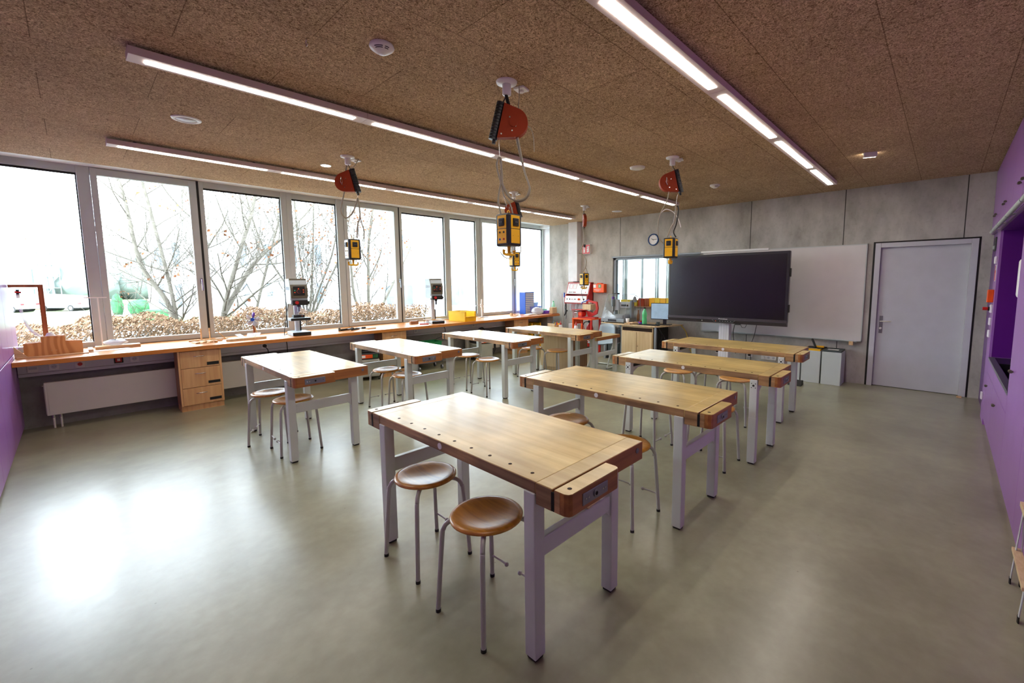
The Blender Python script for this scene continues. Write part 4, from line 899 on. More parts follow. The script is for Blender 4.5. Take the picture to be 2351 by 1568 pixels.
# ================================================================== BOARD WALL
# whiteboard
t = thing('whiteboard', 'long white magnetic board on the concrete wall behind the big screen', 'whiteboard', (XF, 0, 0))
MB().box(-.032, -.004, .905, 3.375, .665, 2.118, 'whiteboard').build('surface', t)
b = MB(); b.box(-.036, -.002, .892, .906, .655, 2.125, 'alu'); b.box(-.036, -.002, 3.374, 3.388, .655, 2.125, 'alu'); b.box(-.036, -.002, .892, 3.388, 2.117, 2.13, 'alu'); b.box(-.036, -.002, .892, 3.388, .655, .667, 'alu'); b.build('frame', t)
MB().box(-.09, -.03, .95, 3.36, .645, .66, 'alu', .003).box(-.09, -.085, .95, 3.36, .645, .675, 'alu').build('pen_tray', t)
tag(MB().box(XF-.10, XF-.055, .985, 1.04, .60, .66, 'pine', .004).build('board_eraser'), 'small beige block hanging at the right end of the board tray', 'eraser')
tag(MB().box(XF-.05, XF-.0345, 2.25, 3.42, 2.11, 2.145, 'white_plastic', .003).build('rail_cover'), 'narrow white rail at the top left edge of the whiteboard', 'rail')
# big screen on its column
t = thing('display_screen', 'large black interactive screen on a white column in front of the whiteboard', 'screen', (7.42, 2.745, 0), R(0))
MB().box(.0, .075, -.985, .985, .94, 2.045, 'screen_frame', .008).box(.07, .11, -.6, .6, 1.1, 1.9, 'screen_frame', .01).build('casing', t)
MB().box(-.004, .001, -.945, .945, .985, 2.005, 'screen').build('panel', t)
b = MB(); b.prism([(-.012, .975), (.07, .975), (.07, .875), (.01, .88), (-.012, .93)], 'Y', -.98, .98, 'screen_bar'); b.box(-.014, -.010, -.97, .97, .93, .936, 'gasket'); b.build('control_bar', t)
b = MB(); b.prism([(.16, .935), (-.22, .935), (-.18, .895), (.12, .895)], 'X', -.019, -.009, 'gasket'); b.tube([(-.021, .16, .935), (-.021, .12, .897), (-.021, -.18, .897), (-.021, -.22, .935)], .0025, 'zinc', 5)
b.cyl((-.023, .10, .916), (-.018, .10, .916), .007, 'led_orange', n=10)
for y in (.03, -.02, -.06, -.10, -.15): b.cyl((-.021, y, .916), (-.018, y, .916), .004, 'white_plastic', n=8)
b.build('button_panel', t)
text('logo', 'Promethean', .03, 'white_plastic', t, basis((-.0135, -.02, .953), (0, -1, 0), (0, 0, 1)), .0008)
b = MB()
for k in range(5): b.box(-.0135, -.011, .42-.022*k, .434-.022*k, .905, .917, 'gasket' if k < 4 else 'white_plastic')
b.build('port_row', t)
MB().box(.02, .075, -.999, -.983, 1.65, 1.78, 'gasket', .004).box(.02, .075, -.999, -.983, 1.10, 1.22, 'gasket', .004).build('side_handle', t)
b = MB(); b.box(.10, .22, -.085, .085, .02, 1.75, 'laminate', .006)
for y in (-.04, .0, .045): b.box(.0985, .10, y-.003, y+.003, .02, 1.75, 'alu')
b.build('column', t)
b = MB(); b.box(-.10, .55, -.50, -.42, .03, .07, 'gasket', .01); b.box(-.10, .55, .42, .50, .03, .07, 'gasket', .01); b.box(.10, .24, -.46, .46, .03, .09, 'gasket', .01)
b.build('base', t)
MB().tube([(.0, -.30, .88), (-.01, -.33, .83), (-.01, -.38, .83), (.0, -.40, .88)], .004, 'cable_black', 6).box(-.005, .03, -.29, -.21, .865, .885, 'gasket', .003).build('dongle', t)
for k, (y0, y1, lb) in enumerate(((-.13, -.06, 'thin black cable hanging right of the screen column'), (-.47, -.33, 'second thin black cable hanging under the right half of the screen'))):
    tag(MB().tube(smooth_pts([(7.50, 2.745+y0-.06, .89), (7.6, 2.745+y0, .7), (7.9, 2.745+y1, .45), (8.08, 2.745+y1+.04, .28 if k == 0 else .06)], 5), .005, 'cable_black', 6).build('screen_cable'), lb, 'cable')
tag(MB().tube(smooth_pts([(7.95, 3.72, .74), (8.05, 3.66, .60), (8.07, 3.62, .40), (8.08, 3.55, .20), (8.02, 3.40, .012)], 5), .007, 'cable_yellow', 6).build('network_cable'), 'yellow network cable hanging between the desk and the screen column', 'cable')
tag(MB().box(XF-.06, XF-.002, 2.86, 3.35, .63, .80, 'light_grey_plastic', .004).build('wall_box'), 'flat grey box on the wall left of the screen column', 'box')
def wall_sock(y, z, n, label, plug=None):
    t = thing('wall_socket', label, 'socket', (XF, y, z), 0, 'wall sockets under the board')
    MB().box(-.022, 0, -.04*n, .04*n, -.04, .04, 'white_plastic', .004).build('plate', t)
    for k in range(n):
        c = -.04*n+.04+.08*k
        MB().cyl((-.024, c, 0), (-.02, c, 0), .022, 'light_grey_plastic').cyl((-.0245, c-.008, 0), (-.023, c-.008, 0), .003, 'gasket', n=6).cyl((-.0245, c+.008, 0), (-.023, c+.008, 0), .003, 'gasket', n=6).build('insert', t)
    if plug is not None: MB().cyl((-.055, plug, 0), (-.022, plug, 0), .022, 'gasket' if n < 3 else 'white_plastic').build('plug', t)
    return t
wall_sock(3.02, .29, 2, 'double white socket with a yellow plug left of the screen column', .04)
wall_sock(2.49, .28, 1, 'single white socket with a black plug right of the screen column', 0)
wall_sock(2.18, .26, 3, 'triple white socket strip under the screen', .08)
# wall clock 10:14
t = thing('wall_clock', 'round wall clock with a blue rim and white face', 'clock', (XF, 4.434, 2.435))
M = Matrix.Rotation(R(-90), 4, 'Y')
MB().lathe([(0, .0), (.118, 0), (.122, .012), (.118, .03), (.108, .036), (.100, .032), (.098, .018)], 'navy', M=M, n=40).build('rim', t)
MB().lathe([(0, .019), (.10, .019)], 'paper', M=M, n=36).build('face', t)
b = MB()
for a, l, wd in ((-64, .05, .004), (84, .075, .003)):
    dy, dz = -math.sin(R(a)), math.cos(R(a)); b.cyl((-.024, -dy*.012, -dz*.012), (-.024, dy*l, dz*l), wd, 'gasket', n=6)
for k in range(12):
    a = R(30*k); b.cyl((-.0205, math.sin(a)*.082, math.cos(a)*.082), (-.0205, math.sin(a)*.092, math.cos(a)*.092), .0018, 'gasket', n=5)
b.cyl((-.028, 0, 0), (-.019, 0, 0), .006, 'gasket', n=10)
b.build('hands', t)
# fire extinguisher sign
t = thing('fire_extinguisher_sign', 'red fire extinguisher sign box high on the wall left of the interior window', 'sign', (XF, 6.10, 2.33), R(0))
MB().box(-.075, 0, -.108, .108, -.105, .105, 'white_plastic', .003).box(-.078, -.074, -.102, .102, -.10, .10, 'red').build('panel', t)
b = MB(); x = -.0795
b.box(x, x+.002, .03, .075, -.075, .035, 'paper'); b.box(x, x+.002, .042, .063, .035, .055, 'paper'); b.tube([(x, .075, .02), (x, .088, .045), (x, .06, .07), (x, .04, .065)], .006, 'paper', 6); b.box(x-.001, x, .042, .062, -.0, .02, 'red')
b.build('extinguisher_symbol', t)
b = MB()
for z0 in (-.06, -.015, .03): b.prism([(-.02+.0, z0), (-.03, z0+.03), (-.045, z0+.02), (-.055, z0+.055), (-.075, z0+.03), (-.08, z0+.045), (-.085, z0+.01), (-.06, z0-.012), (-.035, z0-.012)], 'X', x, x+.002, 'paper')
b.build('flame_symbol', t)
# first aid box
t = thing('first_aid_box', 'orange first aid box on the wall right of the red electronics cabinet', 'first aid box', (XF, 5.72, 1.445))
MB().box(-.11, 0, -.145, .155, -.10, .095, 'orange', .012).box(-.055, -.05, -.148, .158, -.10, .097, 'red').box(-.10, -.01, -.06, .06, .095, .115, 'orange', .008).build('case', t)
MB().box(-.112, -.109, .075, .145, .01, .08, 'paper').box(-.112, -.109, -.065, .005, .01, .085, 'green').build('sticker', t)
MB().box(-.1135, -.111, -.05, -.01, .04, .054, 'paper').box(-.1135, -.111, -.037, -.023, .02, .075, 'paper').build('cross_symbol', t)
text('lettering', 'ERSTE HILFE', .034, 'paper', t, basis((-.1105, .03, -.035), (0, -1, 0), (0, 0, 1)), .0008)
text('lettering', 'KOFFER', .028, 'paper', t, basis((-.1105, .03, -.065), (0, -1, 0), (0, 0, 1)), .0008)
MB().cyl((-.06, -.09, -.11), (-.06, -.09, -.095), .012, 'red').cyl((-.06, .09, -.11), (-.06, .09, -.095), .012, 'red').build('latch', t)
# red electronics wall cabinet with white instrument panels
t = thing('electronics_cabinet', 'dark red wall cabinet with sloping white instrument panels and test leads', 'electronics cabinet', (XF, 6.27, 1.10))
side = [(0, 0), (0, .47), (-.10, .47), (-.19, .20), (-.235, .17), (-.26, .0)]
MB().prism([(x, z) for x, z in side], 'Y', -.33, -.315, 'red').prism(side, 'Y', .315, .33, 'red').box(-.03, 0, -.33, .33, 0, .47, 'red').box(-.12, 0, -.33, .33, .455, .475, 'red').box(-.25, 0, -.33, .33, -.012, .0, 'red').build('housing', t)
def slope(p, q, m, nm, y0=-.31, y1=.31):
    d = Vector((q[0]-p[0], 0, q[1]-p[1])); n = Vector((-d.z, 0, d.x)).normalized(); n = n if n.x < 0 else -n
    b = MB(); A = Vector((p[0], 0, p[1])); B_ = Vector((q[0], 0, q[1])); vs = []
    for y in (y0, y1):
        for v in (A, B_, B_+n*.01, A+n*.01): vs.append((v.x, y, v.z))
    b._faces(vs, [(0, 1, 2, 3), (7, 6, 5, 4), (0, 4, 5, 1), (1, 5, 6, 2), (2, 6, 7, 3), (3, 7, 4, 0)], m); o = b.build(nm, t); return A, d, n, o
A, d, n, o1 = slope((-.185, .21), (-.10, .455), 'white_plastic', 'upper_panel')
A2, d2, n2, o2 = slope((-.255, .01), (-.23, .165), 'white_plastic', 'lower_panel')
def on(A, d, n, f, y, e=.011): v = A+d*f+n*e; return Vector((v.x, y, v.z))
b = MB()
for y in (.22, .10):
    c0, c1 = on(A, d, n, .48, 0), on(A, d, n, .92, 0)
    b.tube([(c0.x, y-.045, c0.z), (c0.x, y+.045, c0.z), (c1.x, y+.045, c1.z), (c1.x, y-.045, c1.z)], .003, 'red', 4, True)
for y in (.24, .21, .17, .12, .09, .06, -.24): v = on(A, d, n, .15, y); b.sph(v, .011, 'gasket' if y > .1 else 'red', 8)
v = on(A, d, n, .62, -.10); b.sph(v, .03, 'drill_grey', 12)
b.tube(smooth_pts([on(A, d, n, .6, -.26), on(A, d, n, .5, -.18, .05), on(A, d, n, .1, -.16, .06), on(A2, d2, n2, .3, -.24)], 5), .004, 'cable_black', 6)
b.build('instruments', o1)
b = MB()
for y, m, rr in ((.25, 'gasket', .014), (.17, 'gasket', .014), (.10, 'red', .01), (.03, 'gasket', .01), (.0, 'gasket', .01), (-.09, 'orange', .024), (-.12, 'orange', .02), (-.24, 'gasket', .02)): b.sph(on(A2, d2, n2, .5, y), rr, m, 8)
b.build('knobs', o2)
b = MB(); random.seed(11)
for k, (y, m, ln) in enumerate(((.30, 'cable_black', .38), (.10, 'cable_red', .42), (.06, 'cable_red', .36), (.02, 'cable_red', .30), (-.06, 'cable_black', .44), (-.09, 'cable_black', .38))):
    b.tube(smooth_pts([(-.24, y, .0), (-.25, y+.02, -.12), (-.24, y-.02, -.24), (-.23, y+random.uniform(-.02, .02), -ln)], 5), .005, m, 6)
b.box(-.10, -.01, -.30, .30, -.19, -.02, 'light_grey_plastic', .003)
b.build('test_leads', t)
MB().box(-.20, -.12, -.42, -.34, .0, .05, 'white_plastic', .004).build('side_bracket', t).location = (0, .04, 0)
tag(MB().tube(smooth_pts([(7.90, 6.58, 1.10), (7.93, 6.60, .98), (7.90, 6.59, .85), (7.95, 6.66, .80), (8.0, 6.62, .92)], 5), .016, 'cable_black', 8).build('black_handset_cord'), 'thick black cord with a hooked end beside the worktop end', 'cable')
# ---- scroll saw on its red stand
t = thing('scroll_saw_stand', 'orange red steel stand under the scroll saw', 'stand', (7.62, 5.74, 0))
MB().box(-.20, .17, -.27, .27, .775, .80, 'orange', .004).build('top_plate', t)
for x, y, m in ((-.17, .25, 'orange'), (-.17, -.24, 'red'), (.14, .25, 'orange'), (.14, -.24, 'red')): MB().prism([(x-.018, y-.018), (x+.018, y-.018), (x+.018, y+.018), (x-.018, y+.018)], 'Z', 0, .78, m).build('leg', t)
MB().box(-.19, .16, .235, .262, .66, .78, 'orange').tube([(-.17, .05, .77), (-.17, -.235, .25)], .008, 'red', 6).build('brace', t)
t = thing('scroll_saw', 'red scroll saw with a curved arm standing on the orange stand', 'saw', (7.62, 5.74, .80))
b = MB(); b.box(-.07, .07, -.26, .20, .0, .03, 'red', .006)
b.prism([(-.10, .02), (-.27, .10), (-.30, .22), (-.27, .36), (-.02, .40), (-.02, .36), (-.235, .32), (-.25, .20), (-.17, .12), (.03, .17), (.20, .175), (.20, .155), (.0, .13), (-.04, .02)], 'X', -.018, .018, 'red'); b.build('frame', t)
MB().cyl((-.16, .07, .09), (-.02, .07, .09), .062, 'red', n=20).cyl((-.165, .07, .09), (-.16, .07, .09), .035, 'orange', n=14).build('motor', t)
MB().box(-.13, .13, .0, .34, .17, .182, 'red', .003).build('saw_table', t)
MB().box(-.09, .02, .10, .19, .03, .16, 'dark_plastic', .01).cyl((-.10, .19, .12), (-.10, .28, .11), .007, 'chrome', n=8).tube([(0, -.05, .40), (-.05, .10, .34), (0, .16, .30)], .012, 'blue', 6).build('drive', t)
tag(MB().box(7.53, 7.72, 5.58, 5.80, .985, 1.10, 'beech_pale', .003).build('wooden_box'), 'pale wooden box standing on the scroll saw table', 'box')
t = thing('fire_extinguisher', 'red fire extinguisher with a black hose under the scroll saw stand', 'fire extinguisher', (7.88, 5.86, 0))
MB().lathe([(0, .0), (.07, .0), (.08, .02), (.08, .42), (.06, .50), (.025, .53), (.02, .56)], 'red', (0, 0, .12)).box(-.083, -.078, -.04, .04, .26, .44, 'paper').build('tank', t)
MB().box(-.03, .03, -.025, .025, .67, .72, 'gasket').tube(smooth_pts([(0, .03, .69), (-.03, .14, .66), (-.03, .20, .45), (-.02, .17, .30)], 5), .011, 'gasket', 8).build('valve_hose', t)
MB().cyl((0, 0, 0), (0, 0, .13), .085, 'gasket').build('foot_ring', t)
# ---- teacher's desk
t = thing('computer_desk', 'beech topped desk with a cupboard under the interior window', 'desk', (0, 0, 0))
DZ = .75
MB().prism([(7.38, 3.98), (7.45, 3.90), (8.05, 3.72), (8.05, 5.22), (7.40, 5.22)], 'Z', DZ-.025, DZ, 'beech_pale').box(7.395, 7.40, 4.0, 5.215, DZ-.027, DZ-.012, 'machine_grey').build('desk_top', t)
for x, y in ((7.45, 5.14), (8.0, 5.14), (7.50, 4.77), (7.43, 3.98)): MB().box(x-.02, x+.02, y-.02, y+.02, 0, DZ-.027, 'machine_grey', .003).build('leg', t)
c = MB(); c.box(7.45, 7.95, 4.04, 4.74, .06, .50+.17, 'beech_side'); c.box(7.445, 7.45, 4.05, 4.73, .60, .62, 'beech_pale'); c.box(7.445, 7.45, 4.04, 4.06, .06, .70, 'beech_pale'); c.box(7.445, 7.45, 4.72, 4.74, .06, .70, 'beech_pale'); c.box(7.445, 7.95, 4.04, 4.74, .69, .715, 'beech_pale'); c.build('cupboard_carcass', t)
MB().box(7.447, 7.4495, 4.06, 4.72, .622, .688, 'dog_hole').build('shelf_shade', t)  # thin dark sheet: shade inside the open shelf, put in as colour
for a, c_, kx in ((4.055, 4.385, 4.365), (4.396, 4.725, 4.42)):
    o = MB().box(7.43, 7.447, a, c_, .07, .60, 'beech_pale', .002).build('cupboard_door', t)
    if kx > 4.4: pass
    else: MB().cyl((7.424, kx, .33), (7.43, kx, .33), .008, 'chrome', n=8).build('lock', o)
MB().box(7.46, 7.95, 3.985, 4.03, .03, .71, 'gasket').build('cable_tray', t)
tag(MB().tube(smooth_pts([(7.50, 3.98, .76), (7.47, 3.93, .70), (7.50, 3.88, .55), (7.52, 3.94, .42), (7.50, 3.86, .30), (7.62, 3.80, .05)], 6), .01, 'cable_black', 7).tube(smooth_pts([(7.55, 4.05, .765), (7.47, 3.99, .775), (7.46, 3.90, .66), (7.55, 3.85, .50), (7.48, 3.92, .38), (7.56, 3.9, .2)], 6), .007, 'cable_black', 6).build('cable_bundle'), 'black cable tangle hanging off the right end of the desk', 'cable')
t = thing('milling_machine', 'grey desktop milling machine under a clear tilted hood on the desk', 'milling machine', (7.68, 4.97, DZ))
MB().box(-.24, .24, -.28, .27, .02, .095, 'machine_grey', .008).box(-.243, -.24, -.10, .10, .035, .075, 'screen_frame').cyl((-.2, .24, 0), (-.2, .24, .02), .015, 'gasket').cyl((-.2, -.24, 0), (-.2, -.24, .02), .015, 'gasket').cyl((.2, .24, 0), (.2, .24, .02), .015, 'gasket').cyl((.2, -.24, 0), (.2, -.24, .02), .015, 'gasket').build('base', t)
b = MB(); b.box(.02, .12, -.30, .10, .30, .42, 'light_grey_plastic', .004); b.box(.018, .02, -.22, -.05, .33, .37, 'screen_frame'); b.box(.0, .10, -.31, -.27, .095, .46, 'machine_grey', .004); b.box(.0, .10, .08, .12, .095, .46, 'machine_grey', .004); b.box(-.16, .16, -.20, .10, .095, .16, 'light_grey_plastic', .004)
b.box(-.03, .02, -.02, .14, .25, .47, 'light_grey_plastic', .004); b.build('gantry', t)
MB().cyl((-.05, .10, .33), (-.05, .10, .48), .04, 'machine_grey').cyl((-.05, .10, .48), (-.05, .10, .53), .03, 'violet').cyl((-.05, .10, .22), (-.05, .10, .33), .022, 'chrome').build('spindle', t)
b = MB(); zt = .58
T_ = [(-.10, -.29, zt), (.20, -.29, zt), (.20, .20, zt), (-.10, .20, zt)]; B2 = [(-.235, -.285, .096), (.235, -.285, .096), (.235, .27, .096), (-.235, .27, .096)]
for k in range(4):
    j = (k+1) % 4; b.quad([B2[k], B2[j], T_[j], T_[k]], 'hood_glass')
b.quad(T_, 'hood_glass'); b.build('hood', t)
b = MB()
for k in range(4): b.tube([B2[k], T_[k]], .003, 'light_grey_plastic', 5); b.tube([T_[k], T_[(k+1) % 4]], .003, 'machine_grey', 5)
b.box(-.02, .08, .02, .10, zt, zt+.025, 'gasket', .008); b.build('hood_edge', t)
t = thing('desk_lamp', 'grey desk lamp head leaning over the milling machine', 'lamp', (7.90, 4.60, DZ))
MB().lathe([(.045, 0), (.04, .06), (.025, .10), (.008, .115)], 'machine_grey', (-.12, .05, .42)).build('shade', t); MB().tube([(-.12, .05, .53), (-.10, .05, .56), (0, .0, .50), (.02, 0, .25), (0, 0, .02)], .007, 'machine_grey', 7).cyl((0, 0, 0), (0, 0, .02), .06, 'machine_grey').build('arm', t)
tag(MB().lathe([(0, 0), (.027, 0), (.037, .09), (.034, .09), (.026, .01), (0, .008)], 'paper', n=20).build('paper_cup'), 'pale paper cup on the desk beside the machine base', 'cup').location = (7.47, 4.62, DZ+.02)
for k, (x, y, rz, lb) in enumerate(((7.46, 4.60, 20, 'thin wooden offcut under the paper cup'), (7.50, 4.50, -10, 'thin wooden offcut right of the paper cup'))):
    o = MB().box(-.09, .09, -.05, .06, 0, .018, 'pine', .002).build('wood_offcut'); o.location = (x, y, DZ+.0195*(k)); o.rotation_euler = (0, 0, R(rz)); tag(o, lb, 'wood piece')
t = thing('fruit_bowl', 'dark red bowl of small red fruit on the desk', 'bowl', (7.56, 4.37, DZ)); MB().lathe([(0, .0), (.03, 0), (.06, .045), (.055, .045), (.028, .008), (0, .006)], 'violet', n=20).build('bowl', t)
for k, (x, y) in enumerate(((-.025, 0), (.02, .02), (.015, -.025))): tag(MB().sph((7.56+x, 4.37+y, DZ+.052), .022, 'red').build('fruit'), 'small red fruit in the bowl on the desk', 'fruit', 'fruit in the bowl')
bottle((7.50, 4.26, DZ), 1.12, 'bottle_green', 'gasket', 'large green water bottle on the desk left of the monitor')
t = thing('beer_bottle', 'brown glass bottle behind the milling machine', 'bottle', (7.95, 4.66, DZ)); MB().lathe([(0, 0), (.032, 0), (.033, .13), (.014, .19), (.013, .25)], 'beech_side', n=16).build('body', t)
t = thing('monitor', 'flat computer monitor on the desk half hidden by the big screen', 'monitor', (7.72, 3.95, DZ), R(12))
MB().box(0, .03, -.26, .27, .10, .42, 'screen_frame', .004).build('casing', t); MB().box(-.002, .0, -.25, .26, .115, .41, 'monitor_image').build('panel', t); MB().box(.0, .04, -.03, .03, .01, .2, 'screen_frame').box(-.06, .12, -.12, .12, 0, .012, 'screen_frame', .004).build('stand', t)
t = thing('keyboard', 'black computer keyboard on the desk in front of the monitor', 'keyboard', (7.48, 4.16, DZ), R(4)); b = MB(); b.box(-.06, .06, -.21, .21, 0, .014, 'gasket', .004); b.build('body', t)
b = MB()
for i in range(5):
    for k in range(15): b.box(-.052+.021*i, -.036+.021*i, -.2+.0265*k, -.178+.0265*k, .014, .019, 'dark_plastic')
b.build('keys', t)
tag(MB().cyl((7.52, 3.98, DZ), (7.52, 3.98, DZ+.07), .035, 'dark_green_grey').build('pen_cup'), 'dark cup on the right end of the desk below the screen edge', 'cup')
# sill things
storage = [(4.42, 'yellow', 'tall yellow bin on the sill behind the monitor, left one'), (4.30, 'pale_yellow', 'yellow bin on the sill behind the monitor, second from the left'), (4.17, 'yellow', 'yellow bin on the sill behind the monitor, third from the left'), (4.04, 'pale_yellow', 'yellow bin on the sill behind the monitor, right one')]
for y, m, lb in storage: tub('sill_bin', lb, 'storage bin', (XF-.01, y, 1.076), 0, .055, .058, .17, m, .004, .95)
tub('sill_bin', 'flat yellow bin on the sill behind the milling machine', 'storage bin', (XF-.01, 4.96, 1.076), 0, .055, .20, .12, 'pale_yellow', .004, .95)
tag(MB().box(XF-.06, XF+.028, 4.60, 4.74, 1.0755, 1.235, 'reel_red', .004).build('carton'), 'salmon red box on the sill between the yellow bins', 'box'); tag(MB().box(XF-.05, XF+.028, 4.50, 4.598, 1.0755, 1.24, 'brown_post', .004).build('carton'), 'brown box beside the salmon red one on the sill', 'box')
# under the desk
t = thing('crate_shelf', 'dark teal crates stacked on a wheeled rack under the left end of the desk', 'rack', (7.62, 4.96, 0))
MB().box(-.15, .18, -.16, .16, .12, .34, 'dark_green_grey', .008).box(-.16, .19, -.17, .17, .36, .62, 'screen_frame', .008).build('crates', t)
b = MB()
for x in (-.14, .16):
    for y in (-.14, .14): b.cyl((x-.012, y, .03), (x+.012, y, .03), .03, 'gasket', n=12); b.box(x-.01, x+.01, y-.01, y+.01, .03, .64, 'zinc')
b.box(-.17, .19, -.17, .17, .10, .115, 'evergreen'); b.build('rack_frame', t)
# grey shell chair
t = thing('shell_chair', 'light grey plastic shell chair on a sled base behind the low side table', 'chair', (6.66, 4.66, 0), R(6))
b = MB(); n = 8; vs = []; prof = [(-.20, .445), (-.19, .46), (-.10, .45), (.0, .44), (.10, .445), (.17, .47), (.205, .53), (.22, .62), (.235, .72), (.245, .79)]
for i, (x, z) in enumerate(prof):
    wd = .20 if i < 6 else .20-.012*(i-5)
    for k in range(n+1):
        f = k/n*2-1; cv = f*f
        vs.append((x-(cv*.05 if i > 5 else 0), f*wd, z+(cv*.02 if i < 6 else -cv*.02*(i == 9))))
m_ = len(vs); vs += [(v[0]+.010*(1 if q//(n+1) > 5 else .2), v[1], v[2]-.010*(0.2 if q//(n+1) > 5 else 1)) for q, v in enumerate(vs)]
fs = []
for i in range(len(prof)-1):
    for k in range(n): a = i*(n+1)+k; fs += [(a, a+1, a+n+2, a+n+1), (m_+a, m_+a+n+1, m_+a+n+2, m_+a+1)]
for i in range(len(prof)-1):
    a = i*(n+1); c = a+n; fs += [(a, a+n+1, m_+a+n+1, m_+a), (c, m_+c, m_+c+n+1, c+n+1)]
for k in range(n): a = k; c = (len(prof)-1)*(n+1)+k; fs += [(a, m_+a, m_+a+1, a+1), (c, c+1, m_+c+1, m_+c)]
b._faces(vs, fs, 'chair_shell', True); b.build('shell', t)
for s in (-1, 1):
    MB().tube(smooth_pts([(.10, s*.17, .43), (-.02, s*.19, .30), (-.16, s*.20, .05), (-.19, s*.20, .018), (-.10, s*.20, .014), (.22, s*.20, .014)], 4), .014, 'steel_paint', 8).build('sled_leg', t)
MB().tube([(.22, -.20, .014), (.22, .20, .014)], .014, 'steel_paint', 8).build('cross_tube', t)
# recycling bins
def bin_(y0, y1, lid, label, lidname=True):
    t = thing('recycling_bin', label, 'bin', (7.74, (y0+y1)/2, 0), 0, 'sheet metal bins'); hw = (y1-y0)/2-.004
    MB().box(0, .34, -hw, hw, 0, .505 if lid else .505, 'bin_grey', .004).cyl((-.003, -.0, .30), (0, 0, .30), .022, 'bin_grey', n=20).build('body', t)
    if lid: 
        l = MB().box(.0, .34, -hw+.006, hw-.006, .505, .53, lid, .004).build('lid', t); MB().box(.08, .17, -.07, .07, .5305, .5315, 'paper').build('label_sticker', l)
bin_(1.075, 1.335, 'dark_green_grey', 'white metal bin with a dark lid, right one beside the door')
bin_(1.345, 1.605, 'yellow', 'white metal bin with a yellow lid, hand brush lying on it')
bin_(1.615, 1.80, None, 'white metal bin without a coloured lid, mostly hidden behind the bench')
t = thing('hand_brush', 'black and yellow hand brush and dustpan on the yellow bin lid', 'brush', (7.90, 1.45, .533))
MB().prism([(-.08, -.10), (.10, -.14), (.08, .10), (-.06, .12)], 'Z', 0, .012, 'gasket').build('dustpan', t); MB().tube([(-.10, -.02, .02), (-.05, .02, .09), (.0, .05, .13)], .016, 'gasket', 8).build('handle', t); MB().box(-.05, .0, -.12, .0, .012, .04, 'yellow', .006).build('brush_body', t)
t = thing('pedal_unit', 'black pedal shaped object on the floor in front of the white bins', 'pedal', (7.38, 1.60, 0))
MB().prism([(-.05, 0), (.10, 0), (.10, .07), (.02, .085)], 'Y', .02, .09, 'gasket').prism([(-.05, 0), (.10, 0), (.10, .07), (.02, .085)], 'Y', -.09, -.02, 'gasket').build('pedals', t); MB().box(.08, .12, -.09, .09, 0, .03, 'gasket').build('bridge', t)

# ================================================================== PURPLE BUILT-INS
YR = -.39
def door_front(par, x0, x1, z0, z1, hx=None, hz=None, m='purple'):
    o = MB().box(x0+.0025, x1-.0025, YR, YR-.019 if False else YR+.0, z0, z1, m) if False else None
    o = MB().box(x0+.0025, x1-.0025, YR-.02, YR, z0+.0025, z1-.0025, m, .001).build('cupboard_door', par)
    if hx is not None: MB().cyl((hx-.022, YR+.014, hz), (hx+.022, YR+.014, hz), .011, 'drill_grey', n=12).cyl((hx, YR, hz), (hx, YR+.014, hz), .006, 'drill_grey', n=8).build('handle', o)
    return o
def builtin(name, label, cat, x0, x1, z0, z1, doors, back=-.99, group='purple built-in cupboards'):
    t = thing(name, label, cat, (0, 0, 0), 0, group)
    MB().box(x0+.001, x1-.001, back, YR-.021, z0, z1, 'purple').build('carcass', t)
    for d in doors: door_front(t, *d)
    return t
builtin('tall_cupboard', 'tall purple cupboard right of the sink niche, at the right edge of the photo', 'cupboard', 3.75, 4.70, .0, 2.10, [(3.75, 4.70, .07, 2.10, 4.50, .94)])
builtin('tall_cupboard', 'tall purple cupboard door farthest right, behind the step stool', 'cupboard', 2.80, 3.75, .0, 2.10, [(2.80, 3.75, .07, 2.10)])
builtin('tall_cupboard', 'tall purple cupboard beside the camera outside the right edge', 'cupboard', 1.6, 2.80, .0, 2.10, [(1.6, 2.8, .07, 2.10)])
builtin('base_cupboard', 'purple base cupboard under the left half of the sink counter', 'cupboard', 5.90, 6.70, 0, .595, [(5.90, 6.70, .07, .585, 6.50, .47), (5.90, 6.70, .585, .725)])
builtin('base_cupboard', 'purple base cupboard under the right half of the sink counter', 'cupboard', 4.70, 5.90, 0, .595, [(4.70, 5.90, .07, .585, 5.52, .47), (4.70, 5.90, .585, .725)])
for k, (a, c) in enumerate(((1.6, 3.0), (3.0, 4.4), (4.4, 5.8), (5.8, 7.1), (7.1, 8.12))):
    builtin('wall_cupboard', ['purple overhead cupboard above the camera side', 'purple overhead cupboard second from the right', 'purple overhead cupboard above the sink niche', 'purple overhead cupboard above the socket panel', 'purple overhead cupboard in the corner above the door side'][k], 'cupboard', a, c, 2.16, H-.005, [(a, (a+c)/2, 2.16, H-.01, (a+c)/2-.10, 2.36), ((a+c)/2, c, 2.16, H-.01, (a+c)/2+.10, 2.36)])
t = thing('socket_panel', 'narrow purple upright panel left of the sink niche carrying switches and sockets', 'panel', (0, 0, 0)); MB().box(6.701, 7.10, -.99, YR, 0, 2.155, 'purple').build('panel', t)
t = thing('sink_counter', 'dark sink counter with a steel front edge in the purple niche', 'counter', (0, 0, 0))
b = MB(); b.box(4.705, 6.695, YR-.045, YR+.004, .727, .755, 'zinc', .003); b.box(4.705, 6.695, -.98, -.90, .727, .752, 'screen_frame'); b.box(4.705, 4.90, -.90, YR-.045, .727, .752, 'screen_frame'); b.box(6.25, 6.695, -.90, YR-.045, .727, .752, 'screen_frame'); b.build('counter_top', t)
